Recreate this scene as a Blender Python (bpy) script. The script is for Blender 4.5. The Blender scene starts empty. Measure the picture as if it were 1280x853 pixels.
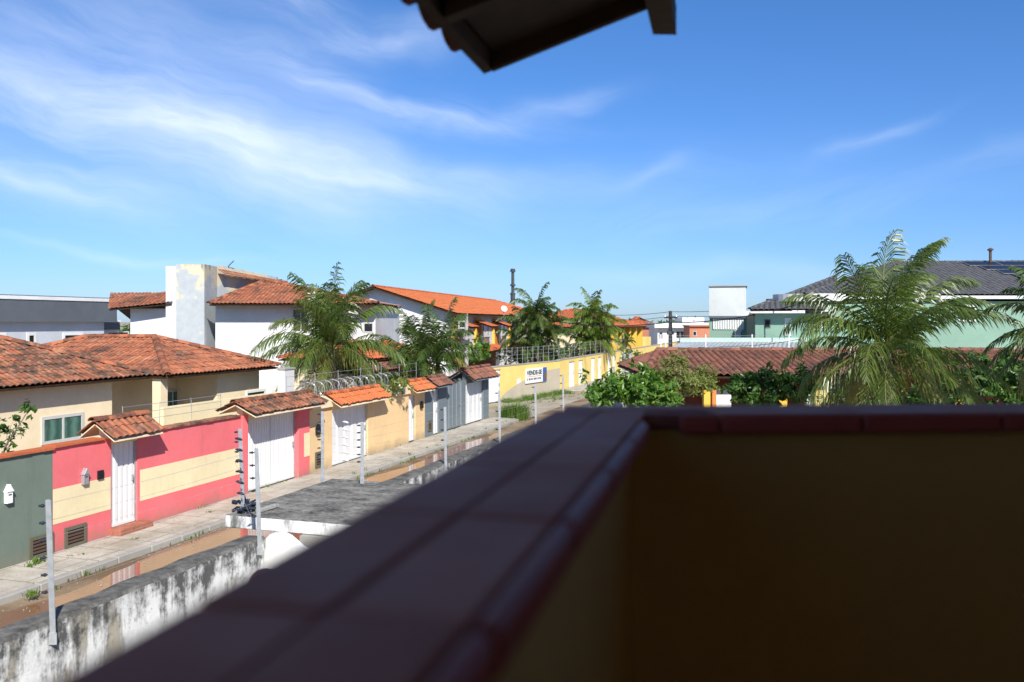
import bpy, bmesh, math, random
from mathutils import Vector as V, Matrix

# ------------------------------------------------------------------ camera, light, exposure
SC = bpy.context.scene
COL = SC.collection
F = 1100.0                      # focal length in photo pixels (photo is 1280 x 853)
HOR, CX, EYE = 402.0, 640.0, 5.0
cam_d = bpy.data.cameras.new('camera'); cam = bpy.data.objects.new('camera', cam_d); COL.objects.link(cam)
cam.location = (0, 0, EYE); cam.rotation_euler = (math.radians(90), 0, 0)
cam_d.sensor_width = 36; cam_d.lens = 36 * F / 1280; cam_d.shift_y = -(426.5 - HOR) / 1280
cam_d.clip_start = .02; cam_d.clip_end = 20000
cam_d.dof.use_dof = True; cam_d.dof.focus_distance = 19; cam_d.dof.aperture_fstop = 2.2
SC.camera = cam

SUN_EL, SUN_AZ = math.radians(38), math.radians(162)     # azimuth clockwise from +Y
tosun = V((math.sin(SUN_AZ) * math.cos(SUN_EL), math.cos(SUN_AZ) * math.cos(SUN_EL), math.sin(SUN_EL)))
sl = bpy.data.lights.new('sun', 'SUN'); sun = bpy.data.objects.new('sun', sl); COL.objects.link(sun)
sl.energy = 4.6; sl.angle = math.radians(.5); sl.color = (1, .955, .87)
sun.rotation_euler = (-tosun).to_track_quat('-Z', 'Y').to_euler()
sun.location = (10, -20, 30)

W = bpy.data.worlds.new('World'); SC.world = W; W.use_nodes = True
wn, wl = W.node_tree.nodes, W.node_tree.links
wn.clear()
def wnode(t, **k):
    n = wn.new(t)
    for a, b in k.items(): setattr(n, a, b)
    return n
def wm(op, a, b=None, c=None, clamp=False):
    n = wnode('ShaderNodeMath', operation=op, use_clamp=clamp)
    for i, x in enumerate((a, b, c)):
        if x is None: continue
        if isinstance(x, (int, float)): n.inputs[i].default_value = x
        else: wl.new(x, n.inputs[i])
    return n.outputs[0]
sky = wnode('ShaderNodeTexSky', sky_type='NISHITA', sun_disc=False, sun_elevation=SUN_EL, sun_rotation=SUN_AZ,
            altitude=0, air_density=1.0, dust_density=.25, ozone_density=2.2)
hsv = wnode('ShaderNodeHueSaturation'); hsv.inputs['Saturation'].default_value = 1.05; hsv.inputs['Hue'].default_value = .5
wl.new(sky.outputs[0], hsv.inputs['Color'])
tc = wnode('ShaderNodeTexCoord')
sp0 = wnode('ShaderNodeSeparateXYZ'); wl.new(tc.outputs['Generated'], sp0.inputs[0])
air = wnode('ShaderNodeValToRGB'); wl.new(sp0.outputs[2], air.inputs[0])     # clear maritime air: bluer than the model's horizon
air.color_ramp.elements[0].position = 0; air.color_ramp.elements[0].color = (.40, .575, .97, 1)
air.color_ramp.elements[1].position = .34; air.color_ramp.elements[1].color = (.37, .64, .97, 1)
q_ = air.color_ramp.elements.new(.62); q_.color = (.95, .95, .95, 1)
tint = wnode('ShaderNodeMix', data_type='RGBA', blend_type='MULTIPLY'); tint.inputs[0].default_value = 1
wl.new(hsv.outputs[0], tint.inputs[6]); wl.new(air.outputs[0], tint.inputs[7]); sep = wnode('ShaderNodeSeparateXYZ'); wl.new(tc.outputs['Generated'], sep.inputs[0])
AZ = wm('ARCTAN2', sep.outputs[0], sep.outputs[1]); EL = wm('ARCSINE', sep.outputs[2])
warpc = wnode('ShaderNodeCombineXYZ'); wl.new(AZ, warpc.inputs[0]); wl.new(EL, warpc.inputs[1])
wnz = wnode('ShaderNodeTexNoise'); wnz.inputs['Scale'].default_value = 7; wnz.inputs['Detail'].default_value = 3
wl.new(warpc.outputs[0], wnz.inputs['Vector'])
wsep = wnode('ShaderNodeSeparateColor'); wl.new(wnz.outputs['Color'], wsep.inputs[0])
AZw = wm('ADD', AZ, wm('MULTIPLY', wm('SUBTRACT', wsep.outputs[0], .5), .11))
ELw = wm('ADD', EL, wm('MULTIPLY', wm('SUBTRACT', wsep.outputs[1], .5), .06))
def fibre(ang, sx, sy, seed):
    ca, sa = math.cos(ang), math.sin(ang)
    a = wm('ADD', wm('MULTIPLY', AZw, ca), wm('MULTIPLY', ELw, sa))
    b = wm('SUBTRACT', wm('MULTIPLY', ELw, ca), wm('MULTIPLY', AZw, sa))
    c = wnode('ShaderNodeCombineXYZ'); wl.new(wm('MULTIPLY', a, sx), c.inputs[0]); wl.new(wm('MULTIPLY', b, sy), c.inputs[1]); c.inputs[2].default_value = seed
    n = wnode('ShaderNodeTexNoise'); n.inputs['Scale'].default_value = 1; n.inputs['Detail'].default_value = 7; n.inputs['Roughness'].default_value = .6
    n.inputs['Distortion'].default_value = .25
    wl.new(c.outputs[0], n.inputs['Vector'])
    r = wnode('ShaderNodeMapRange'); r.inputs[1].default_value = .36; r.inputs[2].default_value = .72
    wl.new(n.outputs['Fac'], r.inputs[0]); return r.outputs[0]
FIB = [fibre(math.radians(-12), 5, 32, 1.3), fibre(math.radians(-12), 2.5, 12, 4.1), fibre(math.radians(14), 5, 30, 7.7)]
WISP = [  # azimuth, elevation (degrees), half length, half width, slope, strength, fibre
    (-27, 12.5, 14, 3.6, -10, .52, 1), (-19.5, 11.8, 7, 1.3, -10, .34, 0), (-11, 9.3, 9, 1.6, -9, .34, 0), (-12.5, 15.2, 5.5, 1.0, -19, .40, 0), (-20, 9.5, 16, 4.5, -6, .28, 1),
    (-4.0, 13.0, 6, 1.0, -3, .42, 0), (-14.5, 20, 4.5, 1.8, -22, .62, 1), (-8, 17.6, 5, 1.3, 6, .62, 1), (-24, 17.5, 10, 3.5, -14, .38, 1), (-29, 8.8, 6, 1.0, -14, .4, 0),
    (3.5, 14.0, 3.0, .6, 13, .25, 2), (22.5, 10.7, 3.4, .5, 17, .17, 2), (8.8, 9.2, 2.6, .6, 24, .13, 2), (3, 9.0, 15, 1.6, 2, .16, 1), (30.5, 9.6, 4, .6, 14, .16, 2),
    (14, 3.2, 14, .7, 0, .16, 1), (-24, 4.2, 9, .35, -3, .2, 0), (16, 7.0, 12, 1.2, 4, .16, 2)]
tot = None
for (a0, e0, ha, hb, sl_, st, fi) in WISP:
    t = math.radians(sl_); ca, sa = math.cos(t), math.sin(t)
    dx = wm('SUBTRACT', AZw, math.radians(a0)); dy = wm('SUBTRACT', ELw, math.radians(e0))
    a = wm('DIVIDE', wm('ADD', wm('MULTIPLY', dx, ca), wm('MULTIPLY', dy, sa)), math.radians(ha))
    b = wm('DIVIDE', wm('SUBTRACT', wm('MULTIPLY', dy, ca), wm('MULTIPLY', dx, sa)), math.radians(hb))
    g = wm('EXPONENT', wm('MULTIPLY', wm('ADD', wm('MULTIPLY', a, a), wm('MULTIPLY', b, b)), -1.0))
    v = wm('MULTIPLY', wm('MULTIPLY', g, st), wm('ADD', FIB[fi], .22))
    tot = v if tot is None else wm('ADD', tot, v)
CLOUD = wm('MINIMUM', wm('MULTIPLY', tot, .84), .8)
cmix = wnode('ShaderNodeMix', data_type='RGBA'); wl.new(CLOUD, cmix.inputs[0]); wl.new(tint.outputs[2], cmix.inputs[6]); cmix.inputs[7].default_value = (7.2, 7.9, 9.0, 1)
bg = wnode('ShaderNodeBackground'); bg.inputs['Strength'].default_value = .098
wl.new(cmix.outputs[2], bg.inputs['Color'])
wo = wnode('ShaderNodeOutputWorld'); wl.new(bg.outputs[0], wo.inputs[0])

SC.view_settings.view_transform = 'Standard'; SC.view_settings.look = 'None'
SC.view_settings.exposure = .6; SC.view_settings.gamma = 1; SC.view_settings.use_curve_mapping = False
SC.render.engine = 'CYCLES'
SC.cycles.use_denoising = True; SC.cycles.max_bounces = 8; SC.cycles.transparent_max_bounces = 8
SC.cycles.use_adaptive_sampling = True; SC.cycles.adaptive_threshold = .015

random.seed(11)
R = random.uniform

# ------------------------------------------------------------------ frames
class Frame:
    def __init__(s, ox, oy, deg):
        t = math.radians(deg); s.ox, s.oy = ox, oy
        s.sa, s.ca = math.sin(t), math.cos(t)
    def p(s, a, b, z=0): return V((s.ox + s.sa * a - s.ca * b, s.oy + s.ca * a + s.sa * b, z))
    def d(s, a, b, z=0): return V((s.sa * a - s.ca * b, s.ca * a + s.sa * b, z))
    def a_at(s, px, b):
        k = (px - CX) / F
        return (-(s.ox - s.ca * b) + k * (s.oy + s.sa * b)) / (s.sa - k * s.ca)
    def b_at(s, px, a):
        k = (px - CX) / F
        return (s.ox + s.sa * a - k * (s.oy + s.ca * a)) / (s.ca + k * s.sa)
    def z_at(s, px, py, b):
        return EYE - (py - HOR) / F * s.p(s.a_at(px, b), b).y
def at(px, py, y): return V(((px - CX) / F * y, y, EYE - (py - HOR) / F * y))
ST = Frame(-15.72, 0, 18.12)      # a runs along the street from the camera, b leaves the street to the left; b = 0 is the house side wall line
AX = Frame(0, 0, 0)               # a = depth, b = left

# ------------------------------------------------------------------ mesh builder
class MB:
    def __init__(s): s.v, s.f, s.uv, s.mi, s.m = [], [], [], [], 0
    def quad(s, *p, uv=(0, 0)):
        n = len(s.v); s.v += [tuple(q) for q in p]; s.f.append(tuple(range(n, n + len(p)))); s.uv.append(uv); s.mi.append(s.m)
    def hexa(s, c):   # 8 corners: bottom ring then top ring
        n = len(s.v); s.v += [tuple(q) for q in c]
        for f in ((3, 2, 1, 0), (4, 5, 6, 7), (0, 1, 5, 4), (1, 2, 6, 5), (2, 3, 7, 6), (3, 0, 4, 7)):
            s.f.append(tuple(n + i for i in f)); s.uv.append((0, 0)); s.mi.append(s.m)
    def box(s, fr, a0, a1, b0, b1, z0, z1):
        s.hexa([fr.p(a, b, z) for z in (z0, z1) for a, b in ((a0, b0), (a1, b0), (a1, b1), (a0, b1))])
    def obox(s, o, u, v, w):
        o, u, v, w = V(o), V(u), V(v), V(w)
        s.hexa([o, o + u, o + u + v, o + v, o + w, o + u + w, o + u + v + w, o + v + w])
    def prism(s, poly, off):
        n = len(s.v); k = len(poly); off = V(off)
        s.v += [tuple(V(q)) for q in poly] + [tuple(V(q) + off) for q in poly]
        fs = [tuple(range(n + k - 1, n - 1, -1)), tuple(range(n + k, n + 2 * k))] + [(n + i, n + (i + 1) % k, n + k + (i + 1) % k, n + k + i) for i in range(k)]
        for f in fs: s.f.append(f); s.uv.append((0, 0)); s.mi.append(s.m)
    def tube(s, pts, r, k=8, caps=True, uv=(0, 0)):
        pts = [V(p) for p in pts]; n0 = len(s.v); rs = r if isinstance(r, (list, tuple)) else [r] * len(pts)
        for i, p in enumerate(pts):
            t = (pts[min(i + 1, len(pts) - 1)] - pts[max(i - 1, 0)]).normalized()
            ref = V((0, 0, 1)) if abs(t.z) < .9 else V((1, 0, 0))
            x = t.cross(ref).normalized(); y = x.cross(t)
            for j in range(k):
                a = 2 * math.pi * j / k; s.v.append(tuple(p + (x * math.cos(a) + y * math.sin(a)) * rs[i]))
        for i in range(len(pts) - 1):
            for j in range(k):
                b = n0 + i * k
                s.f.append((b + j, b + (j + 1) % k, b + k + (j + 1) % k, b + k + j)); s.uv.append(uv); s.mi.append(s.m)
        if caps:
            e = n0 + (len(pts) - 1) * k
            s.f.append(tuple(range(n0 + k - 1, n0 - 1, -1))); s.uv.append(uv); s.mi.append(s.m)
            s.f.append(tuple(range(e, e + k))); s.uv.append(uv); s.mi.append(s.m)
    def ball(s, c, r, k=8):
        c = V(c); rr = V(r) if not isinstance(r, (int, float)) else V((r, r, r))
        pts = []
        n0 = len(s.v)
        for i in range(1, k // 2):
            th = math.pi * i / (k // 2)
            for j in range(k):
                a = 2 * math.pi * j / k
                s.v.append((c.x + rr.x * math.sin(th) * math.cos(a), c.y + rr.y * math.sin(th) * math.sin(a), c.z + rr.z * math.cos(th)))
        s.v += [(c.x, c.y, c.z + rr.z), (c.x, c.y, c.z - rr.z)]
        m = k // 2 - 1
        for i in range(m - 1):
            for j in range(k):
                s.f.append((n0 + i * k + j, n0 + (i + 1) * k + j, n0 + (i + 1) * k + (j + 1) % k, n0 + i * k + (j + 1) % k)); s.uv.append((0, 0)); s.mi.append(s.m)
        for j in range(k):
            s.f.append((n0 + m * k, n0 + j, n0 + (j + 1) % k)); s.uv.append((0, 0)); s.mi.append(s.m)
            e = n0 + (m - 1) * k
            s.f.append((n0 + m * k + 1, e + (j + 1) % k, e + j)); s.uv.append((0, 0)); s.mi.append(s.m)
    def raw(s, verts, faces, uvs):
        n = len(s.v); s.v += verts
        for f, u in zip(faces, uvs): s.f.append(tuple(n + i for i in f)); s.uv.append(u); s.mi.append(s.m)
    def build(s, name, mat, parent=None, bevel=0, smooth=False, solid=0, label=None):
        base = base_of(parent) if parent else None
        if base is None:
            zs = min(v[2] for v in s.v); base = V((sum(v[0] for v in s.v) / len(s.v), sum(v[1] for v in s.v) / len(s.v), zs))
        me = bpy.data.meshes.new(name)
        me.from_pydata([tuple(V(v) - base) for v in s.v], [], s.f)
        for m in (mat if isinstance(mat, (list, tuple)) else [mat]): me.materials.append(m)
        uvl = me.uv_layers.new(name='UVMap')
        buf = []
        for f, u in zip(s.f, s.uv):
            if isinstance(u, tuple): buf += list(u) * len(f)
            else:
                for q in u: buf += list(q)
        uvl.data.foreach_set('uv', buf)
        me.polygons.foreach_set('material_index', s.mi)
        if smooth: me.polygons.foreach_set('use_smooth', [True] * len(s.f))
        me.validate(); me.update()
        o = bpy.data.objects.new(name, me); COL.objects.link(o)
        if parent: o.parent = parent
        else: o.location = base
        BASE[o.name] = base
        if bevel:
            b = o.modifiers.new('bevel', 'BEVEL'); b.width = bevel; b.segments = 3; b.limit_method = 'ANGLE'
        if solid:
            b = o.modifiers.new('solid', 'SOLIDIFY'); b.thickness = solid; b.offset = -1
        if label: o['label'] = label
        return o
BASE = {}
def base_of(o): return BASE[o.name]
def tag(o, label, cat=None, group=None, kind=None):
    if label: o['label'] = label
    if cat: o['category'] = cat
    if group: o['group'] = group
    if kind: o['kind'] = kind
    return o
def thing(name, label, cat, loc, group=None):
    o = bpy.data.objects.new(name, None); COL.objects.link(o); o.location = loc; o.empty_display_size = .3
    BASE[o.name] = V(loc); return tag(o, label, cat, group)

# ------------------------------------------------------------------ materials
class NT:
    def __init__(s, name):
        s.m = bpy.data.materials.new(name); s.m.use_nodes = True; s.t = s.m.node_tree; s.n = s.t.nodes
        s.bsdf = s.n['Principled BSDF']; s.geo = s.n.new('ShaderNodeNewGeometry')
    def node(s, t, **k):
        n = s.n.new(t)
        for a, b in k.items(): setattr(n, a, b)
        return n
    def link(s, a, b): s.t.links.new(a, b)
    def set(s, sock, v):
        if hasattr(v, 'links') or hasattr(v, 'is_linked'): s.link(v, sock)
        else: sock.default_value = v
    def noise(s, scale, detail=4, rough=.55, vec=None, sc3=None, off=0):
        mp = s.node('ShaderNodeMapping'); s.link(vec or s.geo.outputs['Position'], mp.inputs[0])
        mp.inputs['Scale'].default_value = sc3 or (1, 1, 1); mp.inputs['Location'].default_value = (off, off * .7, off * .3)
        n = s.node('ShaderNodeTexNoise'); n.inputs['Scale'].default_value = scale; n.inputs['Detail'].default_value = detail; n.inputs['Roughness'].default_value = rough
        s.link(mp.outputs[0], n.inputs['Vector']); return n.outputs['Fac']
    def rng(s, x, a, b, c=0, d=1):
        r = s.node('ShaderNodeMapRange'); s.set(r.inputs[0], x)
        for i, q in enumerate((a, b, c, d)): r.inputs[i + 1].default_value = q
        return r.outputs[0]
    def math(s, op, a, b=0):
        n = s.node('ShaderNodeMath', operation=op); s.set(n.inputs[0], a); s.set(n.inputs[1], b); return n.outputs[0]
    def mix(s, f, a, b, mode='MIX'):
        n = s.node('ShaderNodeMix', data_type='RGBA', blend_type=mode)
        s.set(n.inputs[0], f)
        for i, q in ((6, a), (7, b)): s.set(n.inputs[i], q if not isinstance(q, tuple) else (*q[:3], 1))
        return n.outputs[2]
    def bump(s, h, strength=.3, dist=.02):
        b = s.node('ShaderNodeBump'); b.inputs['Strength'].default_value = strength; b.inputs['Distance'].default_value = dist
        s.link(h, b.inputs['Height']); s.link(b.outputs[0], s.bsdf.inputs['Normal'])
    def out(s, col, rough=.7, spec=.4, metal=0):
        s.set(s.bsdf.inputs['Base Color'], col if not isinstance(col, tuple) else (*col[:3], 1))
        s.set(s.bsdf.inputs['Roughness'], rough); s.bsdf.inputs['Specular IOR Level'].default_value = spec; s.bsdf.inputs['Metallic'].default_value = metal
        return s.m
def z_of(t):
    sp = t.node('ShaderNodeSeparateXYZ'); t.link(t.geo.outputs['Position'], sp.inputs[0]); return sp.outputs[2]
def plaster(name, c, dirt=.25, dirtc=(.16, .14, .11), foot=None, rough=.8, off=0, streak=.25):
    """painted render: uneven roller coat, rain streaks, a grubby foot where wet ground splashes it"""
    t = NT(name); k = t.noise(.55, 5, .6, off=off); k2 = t.noise(9, 4, .6, off=off + 3)
    base = t.mix(t.rng(k, .3, .7), tuple(x * .84 for x in c), tuple(min(.85, x * 1.07) for x in c))
    base = t.mix(t.rng(t.noise(1.3, 3, .4, off=off + 13), .55, .60, 0, .35), base, tuple(min(.85, x * .86 + .03) for x in c))
    base = t.mix(t.rng(k2, .35, .75, 0, .22), base, tuple(x * .7 for x in c))
    s = t.noise(1, 6, .65, sc3=(4.5, 4.5, .55), off=off + 5)
    base = t.mix(t.rng(s, .56, .8, 0, streak), base, dirtc)
    sp = t.noise(2.2, 8, .7, off=off + 9)
    base = t.mix(t.rng(sp, .6, .78, 0, dirt), base, dirtc)
    if foot is not None:
        zz = z_of(t); w = t.math('ADD', zz, t.math('MULTIPLY', t.noise(1.7, 5, off=2), .5))
        base = t.mix(t.rng(w, foot + .45, foot + .1, 0, .55), base, (.2, .17, .13))
    t.bump(t.math('ADD', t.noise(28, 5), t.math('MULTIPLY', k, 2.)), .25, .012)
    return t.out(base, rough, .25)
def flat(name, c, rough=.5, spec=.5, metal=0, var=.12, scale=3.):
    t = NT(name); k = t.noise(scale, 5)
    return t.out(t.mix(t.rng(k, .3, .7), tuple(x * (1 - var) for x in c), tuple(min(.95, x * (1 + var)) for x in c)), rough, spec, metal)
def rooftile(name, cols, dirt, dirtc=(.05, .04, .035), lichen=0., scale=.9):
    t = NT(name); uv = t.node('ShaderNodeUVMap')
    fl = t.node('ShaderNodeVectorMath', operation='FLOOR'); t.link(uv.outputs[0], fl.inputs[0])
    w = t.node('ShaderNodeTexWhiteNoise', noise_dimensions='2D'); t.link(fl.outputs[0], w.inputs['Vector'])
    rp = t.node('ShaderNodeValToRGB'); t.link(w.outputs['Value'], rp.inputs[0])
    e = rp.color_ramp.elements
    while len(e) < len(cols): e.new(.5)
    for i, c in enumerate(cols): e[i].position = i / (len(cols) - 1); e[i].color = (*c, 1)
    col = t.mix(t.rng(t.noise(14, 4), .3, .7, 0, .3), rp.outputs[0], tuple(x * .5 for x in cols[0]))
    ux = t.node('ShaderNodeSeparateXYZ'); t.link(fl.outputs[0], ux.inputs[0])
    chan = t.math('MODULO', t.math('ADD', ux.outputs[0], 1000.), 2.)     # channel tiles: water grime plus groove shade put into the colour, so ribs read
    col = t.mix(t.math('MULTIPLY', chan, .42), col, (.045, .03, .024))
    d = t.noise(scale, 8, .7); d2 = t.noise(5, 6, .7, off=4)
    dm = t.math('ADD', t.math('MULTIPLY', d, .65), t.math('MULTIPLY', d2, .35))
    dm = t.math('ADD', dm, t.math('MULTIPLY', t.math('SUBTRACT', w.outputs['Value'], .5), .08))
    col = t.mix(t.rng(dm, .62 - dirt * .25, .74 - dirt * .2, 0, .9), col, dirtc)
    if lichen: col = t.mix(t.rng(t.noise(3.3, 7, .7, off=8), .56, .7, 0, lichen), col, (.30, .27, .22))
    t.bump(t.noise(60, 3), .3, .01)
    return t.out(col, .85, .2)
def leafmat(name, c1, c2, c3=None, trans=.35, rough=.45, uvage=False):
    t = NT(name); rnd = t.geo.outputs['Random Per Island']
    col = t.mix(rnd, c1, c2)
    if uvage:
        uv = t.node('ShaderNodeUVMap'); sp = t.node('ShaderNodeSeparateXYZ'); t.link(uv.outputs[0], sp.inputs[0])
        col = t.mix(sp.outputs[0], col, c3)
    elif c3: col = t.mix(t.rng(rnd, .8, .95, 0, 1), col, c3)
    t.out(col, rough, .5)
    tr = t.node('ShaderNodeBsdfTranslucent'); t.link(t.mix(.0, col, col), tr.inputs['Color'])
    hs = t.node('ShaderNodeMix', data_type='RGBA', blend_type='MULTIPLY'); hs.inputs[0].default_value = 1
    t.link(col, hs.inputs[6]); hs.inputs[7].default_value = (1.5, 1.6, .6, 1); t.link(hs.outputs[2], tr.inputs['Color'])
    mx = t.node('ShaderNodeMixShader'); mx.inputs[0].default_value = trans
    t.link(t.bsdf.outputs[0], mx.inputs[1]); t.link(tr.outputs[0], mx.inputs[2])
    t.link(mx.outputs[0], t.n['Material Output'].inputs[0]); return t.m

M = {}
M['pink'] = plaster('pink paint', (.80, .17, .185), .12, (.42, .13, .11), .26, off=1, streak=.34)
M['cream_band'] = plaster('cream band paint', (.82, .70, .44), .12, (.46, .33, .2), off=2, streak=.32)
M['green_grey'] = plaster('grey green paint', (.155, .20, .165), .22, (.09, .09, .075), .26, off=3, streak=.35)
M['peach'] = plaster('peach paint', (.76, .54, .29), .14, (.36, .25, .15), .26, off=4, streak=.32)
M['greyblue'] = plaster('slate grey paint', (.16, .195, .215), .12, (.1, .1, .1), .1, off=5, streak=.2)
M['cream'] = plaster('cream house paint', (.80, .67, .46), .12, (.4, .32, .2), off=6, streak=.12)
M['white'] = plaster('white house paint', (.70, .70, .70), .14, (.40, .39, .37), off=7, streak=.2)
M['off_white'] = plaster('off white tower paint', (.56, .59, .59), .12, (.35, .36, .35), off=27, streak=.15)
M['mossy'] = plaster('mossy cement', (.13, .12, .085), .3, (.06, .055, .04), off=28)
M['weathered'] = None
M['grey_house'] = plaster('grey house paint', (.50, .53, .58), .06, (.3, .3, .3), off=8, streak=.08)
M['dark_grey'] = plaster('dark grey paint', (.10, .115, .135), .06, (.07, .07, .08), off=9, streak=.1)
M['yellow'] = plaster('yellow wall paint', (.80, .60, .20), .14, (.4, .33, .2), .1, off=10, streak=.15)
M['ochre'] = plaster('ochre balcony paint', (.72, .38, .10), .1, (.22, .12, .05), off=12, streak=.05)
M['deep_yellow'] = plaster('deep yellow paint', (.78, .48, .07), .1, (.3, .2, .1), off=13, streak=.08)
M['mint'] = plaster('mint green paint', (.215, .35, .275), .14, (.16, .2, .17), off=14, streak=.12)
M['pale_mint'] = plaster('pale mint paint', (.42, .54, .49), .12, (.3, .34, .3), off=15, streak=.12)
M['brick_paint'] = plaster('salmon brick wall', (.48, .19, .11), .2, (.25, .13, .09), off=16, streak=.2)
M['brown_wall'] = plaster('brown red wall', (.20, .06, .03), .2, (.1, .05, .03), off=17, streak=.1)
M['orange_wall'] = plaster('orange wall', (.62, .22, .06), .1, (.3, .13, .06), off=18, streak=.1)
M['bare_render'] = plaster('bare cement patch', (.50, .44, .34), .25, (.3, .26, .2), .05, off=19, streak=.25)
M['concrete'] = plaster('old concrete', (.36, .345, .32), .45, (.15, .14, .12), off=20, streak=.3)
M['pole_concrete'] = plaster('pole concrete', (.40, .38, .35), .2, (.2, .19, .17), off=21, streak=.2)
M['lamp_white'] = flat('white enamel', (.80, .81, .80), .35, .5, var=.04)
M['gate_white'] = flat('white painted sheet metal', (.71, .71, .71), .38, .5, var=.05, scale=1.2)
M['gate_grey'] = flat('grey painted sheet metal', (.16, .195, .215), .4, .5, var=.06)
M['galv'] = flat('galvanised steel', (.46, .48, .50), .42, .5, .55, var=.15, scale=12)
M['white_post'] = flat('white post', (.72, .73, .72), .5, var=.1)
M['black_plastic'] = flat('black plastic', (.012, .013, .016), .35, .5, var=.3)
M['blue_black'] = flat('dark blue plastic', (.02, .026, .042), .6, .2, var=.3)
M['alu'] = flat('grey window frame', (.52, .52, .50), .4, .5, var=.06)
M['dark'] = flat('dark interior', (.012, .011, .011), .7, .2)
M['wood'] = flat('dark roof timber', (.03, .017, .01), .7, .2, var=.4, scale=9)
M['wood_edge'] = flat('brown varnished timber', (.036, .02, .011), .7, .12, var=.35, scale=12)
M['red_brick'] = flat('red clay step', (.34, .13, .085), .8, .2, var=.3, scale=6)
M['antenna'] = flat('dark mast steel', (.06, .065, .07), .5, .5, .3)
M['cable'] = flat('cable', (.015, .015, .017), .6)
M['pipe_rust'] = flat('rusty pipe', (.09, .055, .04), .7)
M['plank'] = flat('grey weathered plank', (.33, .32, .30), .8, .2, var=.3, scale=15)
M['sheet_roof'] = flat('fibre cement roof', (.33, .36, .38), .6, .3, var=.15, scale=.7)
M['dark_tile'] = rooftile('dark grey roof tile', [(.085, .09, .105), (.125, .13, .145), (.10, .105, .12)], .1, (.03, .03, .03))
M['tile_old'] = rooftile('weathered clay tile', [(.31, .10, .052), (.49, .175, .09), (.40, .13, .068), (.52, .23, .12)], .62, (.055, .04, .035), .35)
M['tile_dark'] = rooftile('mildewed clay tile', [(.36, .115, .06), (.52, .19, .095), (.54, .26, .15)], .86, (.055, .04, .033), .45, 1.7)
M['tile_new'] = rooftile('fresh orange clay tile', [(.52, .14, .05), (.60, .18, .07), (.56, .155, .055)], .05, (.3, .09, .05))
M['tile_mid'] = rooftile('orange clay tile', [(.46, .12, .05), (.55, .16, .065), (.50, .135, .055)], .3, (.22, .08, .05))
M['tile_own'] = rooftile('dark brown own tile', [(.11, .035, .022), (.16, .05, .03), (.13, .04, .025)], .5, (.04, .025, .02))
M['tile_brown'] = rooftile('brown red clay tile', [(.19, .075, .05), (.32, .135, .09), (.26, .10, .065)], .55, (.075, .05, .042), .3)
M['palm_leaf'] = leafmat('coconut leaflets', (.055, .098, .02), (.125, .175, .035), (.22, .185, .055), .26, .36, True)
M['palm_dark'] = leafmat('dark palm leaflets', (.035, .07, .016), (.08, .13, .026), (.20, .17, .035), .25, .4, True)
M['palm_light'] = leafmat('areca leaflets', (.07, .13, .02), (.15, .22, .035), (.30, .24, .045), .3, .4, True)
M['leaf_bright'] = leafmat('bright glossy leaves', (.05, .125, .014), (.12, .23, .028), (.19, .30, .05), .3, .35)
M['leaf_fine'] = leafmat('fine dull leaves', (.13, .17, .035), (.21, .25, .065), (.27, .25, .09), .35, .55)
M['leaf_dark'] = leafmat('dark shrub leaves', (.03, .085, .012), (.07, .14, .02), (.10, .19, .03), .3, .4)
M['grass'] = leafmat('grass blades', (.07, .15, .02), (.12, .22, .035), (.22, .22, .07), .35, .5)
M['trunk'] = plaster('palm trunk bark', (.20, .16, .115), .4, (.07, .055, .04), off=23)
M['branch'] = plaster('grey branch bark', (.17, .15, .12), .4, (.08, .07, .055), off=24)
M['soil'] = None
def mk_weathered():
    t = NT('peeling tower paint'); z = z_of(t)
    a = t.noise(.9, 8, .68, off=3); b = t.noise(1, 6, .7, sc3=(1.6, 1.6, .4), off=7)
    c = t.mix(t.rng(t.noise(3, 5), .3, .7), (.36, .39, .42), (.43, .46, .48))
    up = t.math('ADD', a, t.rng(z, 5.5, 8.0, -.12, .10))
    c = t.mix(t.rng(up, .50, .56, 0, .9), c, (.58, .53, .38))
    c = t.mix(t.rng(b, .60, .72, 0, .6), c, (.20, .185, .15))
    c = t.mix(t.rng(t.math('ADD', b, t.rng(z, 7.3, 7.95, -.1, .12)), .56, .66, 0, .55), c, (.14, .13, .11))
    t.bump(a, .4, .02); return t.out(c, .85, .2)
M['weathered'] = mk_weathered()
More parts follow.
